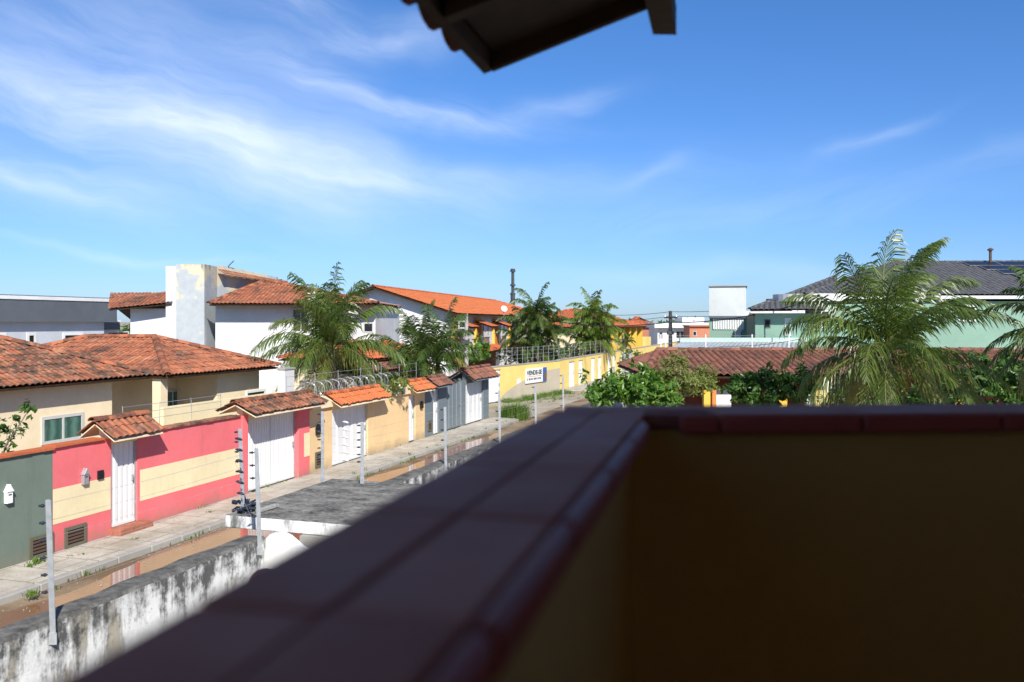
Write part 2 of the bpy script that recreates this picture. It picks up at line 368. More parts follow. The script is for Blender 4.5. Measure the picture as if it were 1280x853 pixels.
def mk_mildew(name, top, cap_only=False):
    """whitewashed wall, black mildew growing down from the coping, flaked grey render"""
    t = NT(name); z = z_of(t)
    fine = t.noise(7, 8, .72, off=1); mid = t.noise(1.6, 8, .7, off=4)
    st = t.noise(1, 8, .7, sc3=(4.2, 4.2, .55), off=2); st2 = t.noise(1, 7, .68, sc3=(1.5, 1.5, .35), off=11)
    c = t.mix(t.rng(fine, .3, .7), (.60, .60, .58), (.80, .80, .79))
    c = t.mix(t.rng(st, .50, .68, 0, .62), c, (.40, .41, .41))
    c = t.mix(t.rng(st2, .55, .60, 0, .8), c, (.27, .25, .205))
    c = t.mix(t.rng(t.math('ADD', st2, t.math('MULTIPLY', fine, .25)), .72, .76, 0, .85), c, (.40, .36, .28))
    grow = t.math('ADD', t.math('ADD', t.math('MULTIPLY', st, .5), t.math('MULTIPLY', fine, .5)), t.rng(z, top - .9, top, -.08, .14))
    c = t.mix(t.rng(grow, .53, .65, 0, .93), c, (.055, .055, .055))
    c = t.mix(t.rng(fine, .64, .74, 0, .7), c, (.06, .06, .058))
    nz = t.node('ShaderNodeSeparateXYZ'); t.link(t.geo.outputs['Normal'], nz.inputs[0])
    topc = t.mix(t.rng(t.noise(5, 8, .75, off=6), .35, .68), (.045, .045, .043), (.20, .19, .175))
    c = t.mix(t.rng(nz.outputs[2], .5, .7), c, topc)
    t.bump(t.math('ADD', fine, t.math('MULTIPLY', mid, 1.5)), .5, .03); return t.out(c, .9, .15)
M['mildew'] = mk_mildew('mildewed white wall', 2.0)
M['whitewash'] = plaster('whitewashed return wall', (.74, .74, .73), .55, (.16, .15, .14), off=29, streak=.3)
def mk_slab():
    t = NT('mildewed concrete slab'); nz = t.node('ShaderNodeSeparateXYZ'); t.link(t.geo.outputs['Normal'], nz.inputs[0])
    rot = t.node('ShaderNodeVectorRotate'); rot.rotation_type = 'Z_AXIS'; rot.inputs['Angle'].default_value = math.radians(18); t.link(t.geo.outputs['Position'], rot.inputs[0])
    a = t.noise(1, 9, .75, vec=rot.outputs[0], sc3=(1.6, 2.8, 1)); b = t.noise(11, 7, .75, off=3)
    m = t.math('ADD', t.math('MULTIPLY', a, .6), t.math('MULTIPLY', b, .4))
    c = t.mix(t.rng(m, .40, .60), (.04, .039, .037), (.30, .285, .26))
    side = t.mix(t.rng(t.noise(1, 7, .7, sc3=(3, 3, .8)), .50, .66), (.78, .78, .76), (.14, .14, .13))
    c = t.mix(t.rng(nz.outputs[2], .4, .6), side, c)
    t.bump(b, .5, .02); return t.out(c, .9, .15)
M['slab'] = mk_slab()
def mk_coping():
    t = NT('glazed clay coping tile')
    c = t.mix(t.geo.outputs['Random Per Island'], (.55, .17, .105), (.66, .22, .135))
    c = t.mix(t.rng(t.noise(7, 6, .65), .4, .7, 0, .5), c, (.42, .12, .08))
    c = t.mix(t.rng(t.noise(55, 5, .7), .62, .74, 0, .45), c, (.5, .42, .35))
    t.bump(t.noise(30, 4), .06, .004)
    return t.out(c, t.rng(t.noise(5, 4), .3, .7, .5, .68), .065)
M['coping'] = mk_coping()
M['nosing'] = flat('glazed bullnose tile', (.46, .085, .06), .5, .12, var=.12, scale=6)
M['grout'] = flat('dark grout', (.33, .11, .08), .9, .1, var=.2, scale=20)
def mk_ground():
    t = NT('sandy ground'); a = t.noise(.35, 7, .65); b = t.noise(6, 7, .7, off=2)
    c = t.mix(t.rng(a, .38, .62), (.30, .25, .19), (.42, .38, .32))
    c = t.mix(t.rng(b, .45, .7, 0, .6), c, (.20, .165, .12))
    t.bump(b, .5, .03); return t.out(c, .95, .1)
M['ground'] = mk_ground()
def mk_street():
    t = NT('wet earth street'); a = t.noise(.5, 7, .62, off=1); b = t.noise(9, 7, .7)
    c = t.mix(t.rng(a, .4, .6), (.16, .105, .06), (.30, .225, .15))
    c = t.mix(t.rng(b, .45, .7, 0, .5), c, (.11, .075, .045))
    t.bump(b, .4, .02); return t.out(c, .8, .3)
M['street'] = mk_street()
def mk_water():
    t = NT('muddy puddle water'); c = t.mix(t.rng(t.noise(1.1, 5), .35, .65), (.20, .085, .05), (.27, .125, .075))
    t.bump(t.noise(3, 3), .02, .02); t.bsdf.inputs['IOR'].default_value = 1.6
    return t.out(c, .07, .8)
M['water'] = mk_water()
def mk_pave():
    t = NT('cement pavement')
    rot = t.node('ShaderNodeVectorRotate'); rot.rotation_type = 'Z_AXIS'; rot.inputs['Angle'].default_value = math.radians(18.12); t.link(t.geo.outputs['Position'], rot.inputs[0])
    br = t.node('ShaderNodeTexBrick'); t.link(rot.outputs[0], br.inputs['Vector']); br.inputs['Scale'].default_value = 1
    br.inputs['Mortar Size'].default_value = .012; br.inputs['Brick Width'].default_value = 1.1; br.inputs['Row Height'].default_value = .8
    a = t.noise(.9, 7, .68); b = t.noise(12, 7, .7, off=2)
    c = t.mix(t.rng(a, .36, .62), (.33, .29, .235), (.50, .46, .40))
    c = t.mix(t.rng(b, .5, .72, 0, .5), c, (.20, .18, .15))
    c = t.mix(br.outputs['Fac'], c, (.18, .16, .13)); t.bump(b, .4, .01); return t.out(c, .9, .15)
M['pave'] = mk_pave()
def mk_glass(name, c):
    t = NT(name); return t.out(c, .1, .5)
M['glass'] = mk_glass('dark window glass', (.02, .024, .028))
def mk_curtain():
    t = NT('teal curtain behind glass'); sp = t.node('ShaderNodeTexWave'); sp.bands_direction = 'X'; sp.inputs['Scale'].default_value = 2.6; sp.inputs['Distortion'].default_value = 2.5
    t.link(t.geo.outputs['Position'], sp.inputs['Vector'])
    return t.out(t.mix(sp.outputs['Fac'], (.03, .085, .075), (.09, .20, .17)), .12, .6)
M['curtain'] = mk_curtain()
M['solar'] = flat('solar cell glass', (.012, .013, .024), .32, .25)

# ------------------------------------------------------------------ shared builders
def tilegrid(mb, poly, per=.2, row=.38, amp=.05, sub=6, jit=.008):
    """barrel-tile roof plane on a convex polygon; poly[0]->poly[1] is the eave"""
    P = [V(p) for p in poly]; e = (P[1] - P[0]).normalized()
    n = None
    for q in P[2:]:
        c = e.cross(q - P[0])
        if c.length > 1e-4: n = c.normalized(); break
    if n.z < 0: n = -n
    w = n.cross(e)
    if w.z < 0: w = -w
    loc = [((p - P[0]).dot(e), (p - P[0]).dot(w)) for p in P]
    a0, a1 = min(l[0] for l in loc), max(l[0] for l in loc); w1 = max(l[1] for l in loc); w0 = min(l[1] for l in loc)
    bm = bmesh.new(); uvl = bm.loops.layers.uv.new('u')
    na = int((a1 - a0) / per * sub) + 2; nr = int((w1 - w0) / row) + 1
    rr = random.Random(int(abs(P[0].x * 131 + P[0].y * 17)))
    def prof(a):
        ph = (a / per) % 1.0
        return amp * (abs(math.cos(math.pi * ph)) ** .9)
    for r in range(nr):
        jt = {}
        rows = []
        for k in (0, 1):
            ww = w0 + (r + k) * row; lift = .02 if k == 0 else 0
            line = []
            for i in range(na + 1):
                a = a0 + i * per / sub; c = math.floor(a / per + .5)
                if c not in jt: jt[c] = (rr.uniform(-jit, jit), rr.uniform(-jit, jit) * 1.6)
                j = jt[c]
                line.append(bm.verts.new(P[0] + e * a + w * (ww + (j[1] if k == 0 else 0)) + n * (prof(a) + lift + j[0])))
            rows.append(line)
        for i in range(na):
            f = bm.faces.new((rows[0][i], rows[0][i + 1], rows[1][i + 1], rows[1][i])); f.smooth = True
            am = (a0 + (i + .5) * per / sub) / per; c = 2 * math.floor(am + .5); fr_ = abs(am - math.floor(am + .5))
            if fr_ > .30: c = 2 * math.floor(am) + 1           # channel tile between two cover tiles
            for l in f.loops: l[uvl].uv = (c + .5, r + .5)
    k = len(P); cen = sum(P, V()) / k
    for i in range(k):
        A, B = P[i], P[(i + 1) % k]
        no = (B - A).cross(n).normalized()
        if no.dot(cen - A) > 0: no = -no
        shift = .03 if i == 0 else 0
        bmesh.ops.bisect_plane(bm, geom=bm.verts[:] + bm.edges[:] + bm.faces[:], plane_co=A + no * shift, plane_no=no, clear_outer=True)
    bm.verts.index_update()
    mb.raw([tuple(v.co) for v in bm.verts], [tuple(v.index for v in f.verts) for f in bm.faces], [tuple(f.loops[0][uvl].uv) for f in bm.faces])
    bm.free()
    return n
def ridgecaps(mb, A, B, r=.1, step=.36):
    A, B = V(A), V(B); L = (B - A).length; d = (B - A).normalized(); up = V((0, 0, 1)); side = d.cross(up).normalized(); up = side.cross(d)
    n = max(1, int(L / step))
    for i in range(n):
        p0 = A + d * (L * i / n - .03); p1 = A + d * (L * (i + 1) / n + .03)
        h = R(-.008, .008)
        ring = []
        for (p, rad) in ((p0, r * 1.12), (p1, r * .92)):
            for j in range(7):
                t = math.pi * j / 6
                ring.append(p + side * (math.cos(t) * rad) + up * (math.sin(t) * rad * .85 + .005 + h))
        mb.raw([tuple(q) for q in ring], [(j, j + 1, j + 8, j + 7) for j in range(6)], [(97.5 + i, R(0, 90))] * 6)
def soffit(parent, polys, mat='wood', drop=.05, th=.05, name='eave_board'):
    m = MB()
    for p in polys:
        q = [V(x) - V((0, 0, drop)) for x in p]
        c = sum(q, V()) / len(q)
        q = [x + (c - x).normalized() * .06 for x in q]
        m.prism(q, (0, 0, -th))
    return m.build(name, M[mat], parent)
def hip(fr, a0, a1, b0, b1, ze, slope, axis='a', h0=True, h1=True):
    """polygons (eave edge first) and ridge/hip edges of a hip or gable roof"""
    P = fr.p
    if axis == 'a':
        half = (b1 - b0) / 2; zr = ze + slope * half; bm_ = (b0 + b1) / 2; r0 = a0 + (half if h0 else 0); r1 = a1 - (half if h1 else 0)
        A, B, C, D = P(a0, b0, ze), P(a1, b0, ze), P(a1, b1, ze), P(a0, b1, ze); R0, R1 = P(r0, bm_, zr), P(r1, bm_, zr)
    else:
        half = (a1 - a0) / 2; zr = ze + slope * half; am = (a0 + a1) / 2; r0 = b0 + (half if h0 else 0); r1 = b1 - (half if h1 else 0)
        A, B, C, D = P(a1, b0, ze), P(a1, b1, ze), P(a0, b1, ze), P(a0, b0, ze); R0, R1 = P(am, r0, zr), P(am, r1, zr)
    polys = [[A, B, R1, R0], [C, D, R0, R1]]; ed = [(R0, R1)]
    if h0: polys.append([D, A, R0]); ed += [(A, R0), (D, R0)]
    if h1: polys.append([B, C, R1]); ed += [(B, R1), (C, R1)]
    return polys, ed
def tiled_roof(parent, polys, edges, mat, name='roof', per=.2, row=.38, sub=6, wood=True, solid=.018, amp=.05):
    m = MB()
    for p in polys: tilegrid(m, p, per, row, sub=sub, amp=amp)
    for a, b in edges: ridgecaps(m, V(a) + V((0, 0, .03)), V(b) + V((0, 0, .03)))
    o = m.build(name, M[mat], parent, solid=solid)
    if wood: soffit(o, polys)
    return o
def window(parent, o, u, n, w, h, bar=.06, mull=(.5,), frame='alu', pane='glass', name='window', label=None, out=.035):
    """o: lower corner on the wall face, u: unit along the wall, n: outward unit"""
    o, u, n = V(o), V(u).normalized(), V(n).normalized(); z = V((0, 0, 1))
    f = MB()
    for (x, y, ww, hh) in [(0, 0, w, bar), (0, h - bar, w, bar), (0, bar, bar, h - 2 * bar), (w - bar, bar, bar, h - 2 * bar)] + [(w * q - bar / 3, bar, bar * .66, h - 2 * bar) for q in mull]:
        f.obox(o + u * x + z * y - n * .01, u * ww, n * (out + .01), z * hh)
    fo = f.build(name, M[frame], parent, label=label)
    p = MB(); p.obox(o + u * (bar * .6) + z * (bar * .6) - n * .01, u * (w - bar * 1.2), n * (out * .4 + .01), z * (h - bar * 1.2)); p.build('pane', M[pane], fo)
    return fo
def corrugated(mb, fr, a0, a1, b, z0, z1, per=.13, dep=.03):
    """vertical ribbed sheet facing the street (towards -b)"""
    n = max(2, int((a1 - a0) / per)); pts = []
    for i in range(n):
        x = a0 + (a1 - a0) * i / n; w = (a1 - a0) / n
        pts += [(x, b), (x + w * .55, b), (x + w * .65, b + dep), (x + w * .92, b + dep)]
    pts.append((a1, b))
    for (p, q) in zip(pts, pts[1:]):
        mb.quad(fr.p(p[0], p[1], z0), fr.p(q[0], q[1], z0), fr.p(q[0], q[1], z1), fr.p(p[0], p[1], z1))
    mb.box(fr, a0, a1, b + dep + .005, b + dep + .03, z0, z1)
def gate(parent, fr, a0, a1, b, z0, z1, mat='gate_white', per=.13, name='gate', leafs=1, label=None):
    m = MB()
    for k in range(leafs):
        x0 = a0 + (a1 - a0) * k / leafs + .01; x1 = a0 + (a1 - a0) * (k + 1) / leafs - .01
        corrugated(m, fr, x0, x1, b, z0 + .03, z1, per)
    g = m.build(name, M[mat], parent, label=label)
    q = MB(); q.box(fr, a0 - .002, a0 + .05, b - .022, b - .002, z0 + .03, z1); q.build('frame_side', M['galv'], g); q = MB(); q.box(fr, a1 - .05, a1 + .002, b - .022, b - .002, z0 + .03, z1); q.build('frame_side', M['galv'], g)
    q = MB(); q.box(fr, a0 + .051, a1 - .051, b - .018, b - .002, z0 + .03, z0 + .09); q.build('frame_rail', M[mat], g)
    h = MB(); h.box(fr, a1 - .14, a1 - .1, b - .04, b - .001, z0 + 1.0, z0 + 1.14); h.build('handle', M['galv'], g)
    return g
def canopy(parent, fr, a0, a1, bf, bt, bb, ze, zt, mat, name='canopy', gable=None):
    """little two-pitched tiled roof over a gate"""
    front = [fr.p(a0, bf, ze), fr.p(a1, bf, ze), fr.p(a1, bt, zt), fr.p(a0, bt, zt)]
    zb = ze + .05
    back = [fr.p(a1, bb, zb), fr.p(a0, bb, zb), fr.p(a0, bt, zt), fr.p(a1, bt, zt)]
    m = MB()
    for p in (front, back): tilegrid(m, p, .2, .36, jit=.014)
    ridgecaps(m, front[3], front[2], .09)
    o = m.build(name, M[mat], parent, solid=.02)
    b = MB()
    for p in (front, back):
        q = [x - V((0, 0, .055)) for x in p]; c = sum(q, V()) / 4; q = [x + (c - x).normalized() * .07 for x in q]; b.prism(q, (0, 0, -.03))
    b.box(fr, a0 + .28, a1 - .28, bt - .09, bt + .09, ze - .2, zt - .11)
    b.build('canopy_slab', M[gable or 'cream'], o)
    return o

def palm(name, label, base, ztop, r, nfr, L, seed, leaf='palm_leaf', wind=(0, 0, 0), trunks=None, width=.05, pairs=42, droop=1.0, emin=-35, emax=82, spread=.95, group='palm trees', lflen=.62, kexp=.95):
    rr = random.Random(seed); U = rr.uniform
    t = thing(name, label, 'palm tree', base, group)
    crown = MB(); trunk = MB()
    tops = trunks or [(0, 0, ztop)]
    wind = V(wind)
    for (dx, dy, zt) in tops:
        p0 = V(base) + V((dx * .4, dy * .4, 0)); p1 = V((base[0] + dx, base[1] + dy, zt))
        pts = []; rs = []
        for i in range(13):
            k = i / 12; q = p0.lerp(p1, k); q.x += math.sin(k * 3) * .08 * (zt * .15); pts.append(q)
            rs.append(r * (1.25 - .45 * k + (.5 if k < .08 else 0)) * (1 + .07 * (i % 2)))
        trunk.tube(pts, rs, 10)
        p1 = pts[-1]
        n = nfr
        for k in range(n):
            f = (k + .5) / n
            az = k * 2.39996 + U(-.25, .25)
            el = math.radians(emax + (emin - emax) * f ** kexp + U(-7, 7))
            d = V((math.cos(az) * math.cos(el), math.sin(az) * math.cos(el), math.sin(el)))
            LL = L * U(.82, 1.08) * (.72 + .28 * math.sin(math.pi * min(1, .25 + f * .7)))
            N = 16; st = LL / N; q = p1 + V((U(-.05, .05), U(-.05, .05), U(-.05, .15))); rach = [q]
            if k == n - 1: el = math.radians(U(-65, -45))
            age = 1.0 if k == n - 1 else max(0, min(1, (f - .68) * 1.3 + U(-.25, .22))) if f > .4 else max(0, U(-.6, .2))
            for i in range(N):
                g = droop * (.035 + .11 * (i / N)) * (1.15 - abs(d.z) * .25)
                d = (d + V((0, 0, -g)) + wind * (i / N)).normalized(); q = q + d * st; rach.append(q)
            crown.tube(rach, [max(.006, .032 * (1 - i / (N + 1))) * (r / .14) ** .3 for i in range(N + 1)], 5, uv=(min(1, age + .35), 0))
            up0 = V((0, 0, 1)); twist = U(-.5, .5)
            for i in range(pairs):
                s = .10 + .9 * (i + U(0, .6)) / pairs
                x = min(s * N, N - .001); ii = int(x); fr_ = x - ii
                pt = rach[ii].lerp(rach[ii + 1], fr_); tan = (rach[ii + 1] - rach[ii]).normalized()
                side = tan.cross(up0)
                side = side.normalized() if side.length > .05 else V((math.cos(az + 1.57), math.sin(az + 1.57), 0))
                upn = side.cross(tan)
                side = (side * math.cos(twist * s) + upn * math.sin(twist * s))
                ll = lflen * (L / 2.6) * (math.sin(math.pi * min(1, .22 + .74 * s)) ** .6) * U(.7, 1.12)
                for sg in (-1, 1):
                    if U(0, 1) < .08: continue
                    dd = (tan * (.75 + .5 * s) + side * sg * spread * U(.7, 1.1) + upn * U(-.15, .22) + V((U(-.12, .12), U(-.12, .12), U(-.45, -.02)))).normalized()
                    m1 = pt + dd * ll * .45
                    d2 = (dd + V((0, 0, -.75 * droop)) + wind * 3).normalized(); m2 = m1 + d2 * ll * .32
                    d3 = (d2 + V((0, 0, -.8 * droop)) + wind * 3).normalized(); e = m2 + d3 * ll * .25
                    wv = tan * (width * .5); n0 = len(crown.v)
                    crown.v += [tuple(pt - wv * .6), tuple(pt + wv * .6), tuple(m1 + wv), tuple(m1 - wv), tuple(m2 + wv * .75), tuple(m2 - wv * .75), tuple(e)]
                    for ff in ((0, 1, 2, 3), (3, 2, 4, 5), (5, 4, 6)):
                        crown.f.append(tuple(n0 + z for z in ff)); crown.uv.append((age, s)); crown.mi.append(0)
        for k in range(7):     # dry leaf bases hugging the crown shaft
            az = k * .9; a = p1 + V((math.cos(az), math.sin(az), 0)) * r * .7
            trunk.tube([a - V((0, 0, .5)), a + V((math.cos(az) * .12, math.sin(az) * .12, .1))], [r * .45, r * .2], 5)
    trunk.build('trunk', M['trunk'], t); crown.build('crown', M[leaf], t)
    return t

def leafcloud(mb, blobs, n, size, seed, flat_=.55, hollow=.45):
    rr = random.Random(seed); tot = sum(b[1][0] * b[1][1] * b[1][2] for b in blobs)
    for c, rad in blobs:
        c = V(c); k = int(n * rad[0] * rad[1] * rad[2] / tot)
        sub = [(V((rr.gauss(0, 1), rr.gauss(0, 1), rr.gauss(0, 1))).normalized() * rr.uniform(hollow, 1.02), rr.uniform(.16, .34)) for _ in range(26)]
        for i in range(k):
            s, sr = rr.choice(sub)
            d = s + V((rr.gauss(0, 1), rr.gauss(0, 1), rr.gauss(0, 1))).normalized() * sr * rr.random() ** .4
            p = c + V((d.x * rad[0], d.y * rad[1], d.z * rad[2]))
            if p.z < .1: continue
            nrm = (d.normalized() * flat_ + V((rr.gauss(0, .5), rr.gauss(0, .5), rr.gauss(.35, .5)))).normalized()
            t = nrm.cross(V((rr.gauss(0, 1), rr.gauss(0, 1), rr.gauss(0, 1)))).normalized(); b = nrm.cross(t)
            sz = size * rr.uniform(.45, 1.4)
            mb.quad(p - t * sz, p + b * sz * .42 - nrm * sz * .12, p + t * sz, p - b * sz * .42 - nrm * sz * .12)
def limbs(mb, base, tips, r, seed, wob=.12, lower=None):
    rr = random.Random(seed); base = V(base); fork = lower or base.lerp(V(tips[0]), .3)
    mb.tube([base, base.lerp(fork, .5) + V((rr.uniform(-.03, .03), 0, 0)), fork], [r * 1.25, r * 1.05, r], 9)
    for tp in tips:
        tp = V(tp); pts = [fork - V((0, 0, .05))]
        for i in range(1, 6): pts.append(fork.lerp(tp, i / 5) + V((rr.uniform(-wob, wob), rr.uniform(-wob, wob), rr.uniform(-wob, wob) * .5)) * (1 if i < 5 else 0))
        mb.tube(pts, [r * (.7 - .11 * i) for i in range(6)], 7)
def tufts(mb, spots, h, n, seed, rad=.2):
    rr = random.Random(seed)
    for (p, sc) in spots:
        p = V(p)
        for i in range(int(n * sc)):
            a = rr.uniform(0, 6.28); q = p + V((math.cos(a), math.sin(a), 0)) * rad * sc * rr.random(); hh = h * sc * rr.uniform(.4, 1.1); l = V((math.cos(a), math.sin(a), 0)) * hh * rr.uniform(.1, .8)
            w = V((-math.sin(a), math.cos(a), 0)) * .009
            mid = q + l * .4 + V((0, 0, hh * .65)); tip = q + l + V((0, 0, hh * .9))
            mb.quad(q - w, q + w, mid + w, mid - w); mb.quad(mid - w, mid + w, tip)

# ================================================================== GROUND, STREET, PAVEMENTS
g = MB(); g.quad((-4000, -400, -.02), (4000, -400, -.02), (4000, 6000, -.02), (-4000, 6000, -.02)); tag(g.build('ground', M['ground']), None, kind='structure')
s = MB(); s.quad(*[ST.p(a, b, -.004) for a, b in ((-8, -7.55), (120, -7.55), (120, -1.55), (-8, -1.55))]); tag(s.build('street', M['street']), None, kind='structure')
def wobble_sheet(pts_near, pts_far, z):   # ribbon between two polylines in street coordinates
    m = MB()
    for i in range(len(pts_near) - 1):
        m.quad(ST.p(*pts_near[i], z), ST.p(*pts_near[i + 1], z), ST.p(*pts_far[i + 1], z), ST.p(*pts_far[i], z))
    return m
rr = random.Random(4)
near, far = [], []
for i in range(61):
    a = 15 + i * .45
    far.append((a, -1.85 - .18 * math.sin(a * .8) - rr.uniform(0, .12) - (.5 if 26.5 < a < 28 else 0))); near.append((a, -5.0 + .7 * math.sin(a * .37)))
tag(wobble_sheet(near, far, .003).build('water', M['water']), None, kind='structure')
sw = MB(); sw.box(ST, 2, 47.2, -1.38, -.001, -.05, .13); tag(sw.build('pavement', M['pave'], bevel=.01), None, kind='structure')
kb = MB()
for i in range(46):
    a = 2 + i * .98; kb.box(ST, a + .008, a + .972, -1.56, -1.385 + R(-.006, .004), -.05, .125 + R(-.012, .006))
tag(kb.build('kerb', M['concrete'], bevel=.02), None, kind='structure')
# grass along the kerb, at wall foot and round the cross street
gm = MB(); spots = []
for i in range(260):
    a = R(17, 46); b = random.choice([-1.6, -1.6, -1.38, -.04, -1.66]) + R(-.05, .05); spots.append((ST.p(a, b, .1 if b > -1.4 else .0), R(.15, .75) * (1 if math.sin(a * 2.1) > -.1 else .3)))
tufts(gm, spots, .2, 16, 1)
for (px, py, sc) in ((44, 706, .8), (52, 703, .7), (38, 710, .6), (104, 695, .35), (88, 697, .3), (42, 744, .6), (36, 746, .45), (168, 676, .4), (262, 642, .4)):
    y = F * (EYE - .1) / (py - HOR); tufts(gm, [(((px - CX) / F * y, y, .1), sc)], .2, 70, px, .22)
tag(gm.build('grass', M['grass']), None, kind='stuff')
K0g, K1g = at(588, 0, 51.5), at(700, 0, 62.6); K0g.z = K1g.z = 0
gm = MB(); spots = []
for i in range(260):
    t = R(0, 1); q = K0g.lerp(K1g, .28 + t * .72) + V((R(.05, 1.0), -R(.05, 1.0), 0)) * (1 if R(0, 1) < .8 else 2.6); spots.append((q, R(.3, 1.1) * (1 if math.sin(t * 23) > -.5 else .4)))
tufts(gm, spots, .32, 26, 2, .45)
tag(gm.build('grass', M['grass']), None, kind='stuff')
gv = MB()
for i in range(420):
    a = R(16, 46); b = -1.6 - abs(random.gauss(0, .5)) if i % 3 else R(-1.3, -.1); z = .0 if b < -1.4 else .13
    c = ST.p(a, b, z + .006); sz = R(.008, .03); u = V((R(-1, 1), R(-1, 1), R(-.3, .3))).normalized(); v = u.cross(V((0, 0, 1))).normalized(); gv.obox(c, u * sz, v * sz * R(.5, 1), u.cross(v) * -sz * R(.4, .8))
tag(gv.build('gravel', M['concrete']), None, kind='stuff')
gt = thing('grass_clump', 'tall round clump of green grass at the pavement end, before the yellow wall', 'grass clump', (at(641, 520, 45).x, 45, 0))
gm = MB(); c = at(641, 520, 45); tufts(gm, [((c.x + R(-.45, .45), c.y + R(-.5, .5), 0), R(1.2, 2.1)) for _ in range(26)], .5, 42, 3, .3); gm.build('blades', M['grass'], gt)

# ================================================================== THE HOUSE THE PHOTO IS TAKEN FROM
home = thing('balcony_house', 'house with ochre balcony, clay tile parapet and dark overhanging roof, where the photo is taken', 'house', (1.5, 0, 0))
O2 = V((.122, 2.082, 0)); pdir = V((.2325, .9726, 0)); qdir = V((1, .055, 0)).normalized()
prt = V((.9726, -.2325, 0)); qnear = V((.055, -1, 0)).normalized()
TOP = 4.8; CW = .2
def PL(a, b, z): return O2 - pdir * a + prt * b + V((0, 0, z))     # a towards the viewer, b inwards
def PF(a, b, z): return O2 + qdir * a + qnear * b + V((0, 0, z))
FLOOR = 3.72
w = MB()
w.obox(PL(.05, .022, 0), -pdir * 4.4 , prt * (CW - .044), V((0, 0, TOP - .034)))
k = .26
w.obox(PF(.0, .022, 0) , qdir * 5.2, qnear * (CW - .044), V((0, 0, TOP - .036)))
par = w.build('parapet', M['ochre'], home)
bm = MB()
# left coping: two rows of clay tiles running toward the house, clipped where the front coping begins
def tile(mb, o, u, v, th=.034): mb.obox(o, u, v, V((0, 0, th)))
j0 = 2.075 - .0; tl = .3165
cm = bmesh.new()
left = MB()
joints = []
y = 3.098 * .2
# joints measured along the coping
js = []
for i in range(-6, 8):
    yj = .62 + i * .308; js.append((2.075 - yj) / .9726)
js.sort()
gap = .004
for i in range(len(js) - 1):
    a0, a1 = js[i] + gap / 2, js[i + 1] - gap / 2
    for (b0, b1) in ((0, CW / 2 - gap / 2), (CW / 2 + gap / 2, CW)):
        left.obox(PL(a0, b0, TOP - .034 + R(-.0012, .0012)), -pdir * (a1 - a0), prt * (b1 - b0), V((0, 0, .034)))
bmm = bmesh.new(); me = bpy.data.meshes.new('tmp'); me.from_pydata(left.v, [], left.f); bmm.from_mesh(me)
r_ = bmesh.ops.bisect_plane(bmm, geom=bmm.verts[:] + bmm.edges[:] + bmm.faces[:], plane_co=PF(0, CW / 2 + gap, 0), plane_no=-qnear, clear_outer=True)
bmesh.ops.holes_fill(bmm, edges=[e for e in bmm.edges if e.is_boundary])
bmm.verts.index_update()
cop = MB(); cop.raw([tuple(v.co) for v in bmm.verts], [tuple(v.index for v in f.verts) for f in bmm.faces], [(0, 0)] * len(bmm.faces)); bmm.free()
for i in range(17):
    a0 = .0 + i * .312 + gap / 2 - (.0); a1 = a0 + .312 - gap
    cop.obox(PF(a0, 0, TOP - .034), qdir * (a1 - a0), qnear * (CW / 2 - gap / 2), V((0, 0, .034)))
    if i: cop.obox(PF(a0 + .0, CW / 2 + gap / 2, TOP - .034), qdir * (a1 - a0), qnear * (CW / 2 - gap / 2), V((0, 0, .034)))
cop.build('coping_tiles', M['coping'], par, bevel=.004, smooth=False)
ns = MB(); N_ = .022
for i in range(len(js) - 1):
    a0, a1 = js[i] + gap / 2, js[i + 1] - gap / 2
    if a1 > CW + N_ + .06: a0 = max(a0, CW + N_ + .055); ns = MB(); ns.obox(PL(a0, CW + .001, TOP - .042), -pdir * (a1 - a0), prt * N_, V((0, 0, .0415))); ns.build('nosing_tile', M['nosing'], par, bevel=.013)
for i in range(17):
    a0 = max(.225, i * .312 + gap / 2); a1 = (i + 1) * .312 - gap / 2
    if a1 > a0: ns = MB(); ns.obox(PF(a0, CW + .001, TOP - .042), qdir * (a1 - a0), qnear * N_, V((0, 0, .0415))); ns.build('nosing_tile', M['nosing'], par, bevel=.013)
gr = MB(); gr.obox(PL(.03, .012, TOP - .03), -pdir * -3.4 if False else pdir * -3.4, prt * (CW - .024), V((0, 0, .0278))); gr.obox(PF(.012, .012, TOP - .0305), qdir * 5.1, qnear * (CW - .024), V((0, 0, .0278)))
gr.build('grout', M['grout'], par)
fl = MB(); fl.obox((-1.1, -1.8, FLOOR - .2), (6.5, 0, 0), (0, 4.1, 0), (0, 0, .2)); fl.build('balcony_floor', M['pave'], home)
bw = MB(); bw.box(AX, -1.9, -1.62, -9, 1.05, 0, 7.6); bw.build('back_wall', M['cream'], home)
sw_ = MB(); sw_.box(AX, -1.6, 2.5, -5.3, -4.9, 0, 7.4); sw_.build('side_wall', M['cream'], home)
# roof: horizontal left eave parallel to the left parapet, front verge rising to the right
EC = V((-.092, 2.9, 5.885)); rise = .42
def RF(a, b, dz=0):                       # a back along the eave, b to the right along the verge
    v = EC - pdir * a + qdir * b; v.z = EC.z + rise * b + dz; return v
poly = [RF(6.5, 0), RF(0, 0), RF(0, 6.0), RF(6.5, 6.0)]
rm = MB(); tilegrid(rm, [p + V((0, 0, .035)) - qdir * (.05 if i < 2 else 0) - V((0, 0, rise * (.05 if i < 2 else 0))) for i, p in enumerate(poly)], .21, .4, amp=.05, sub=8)
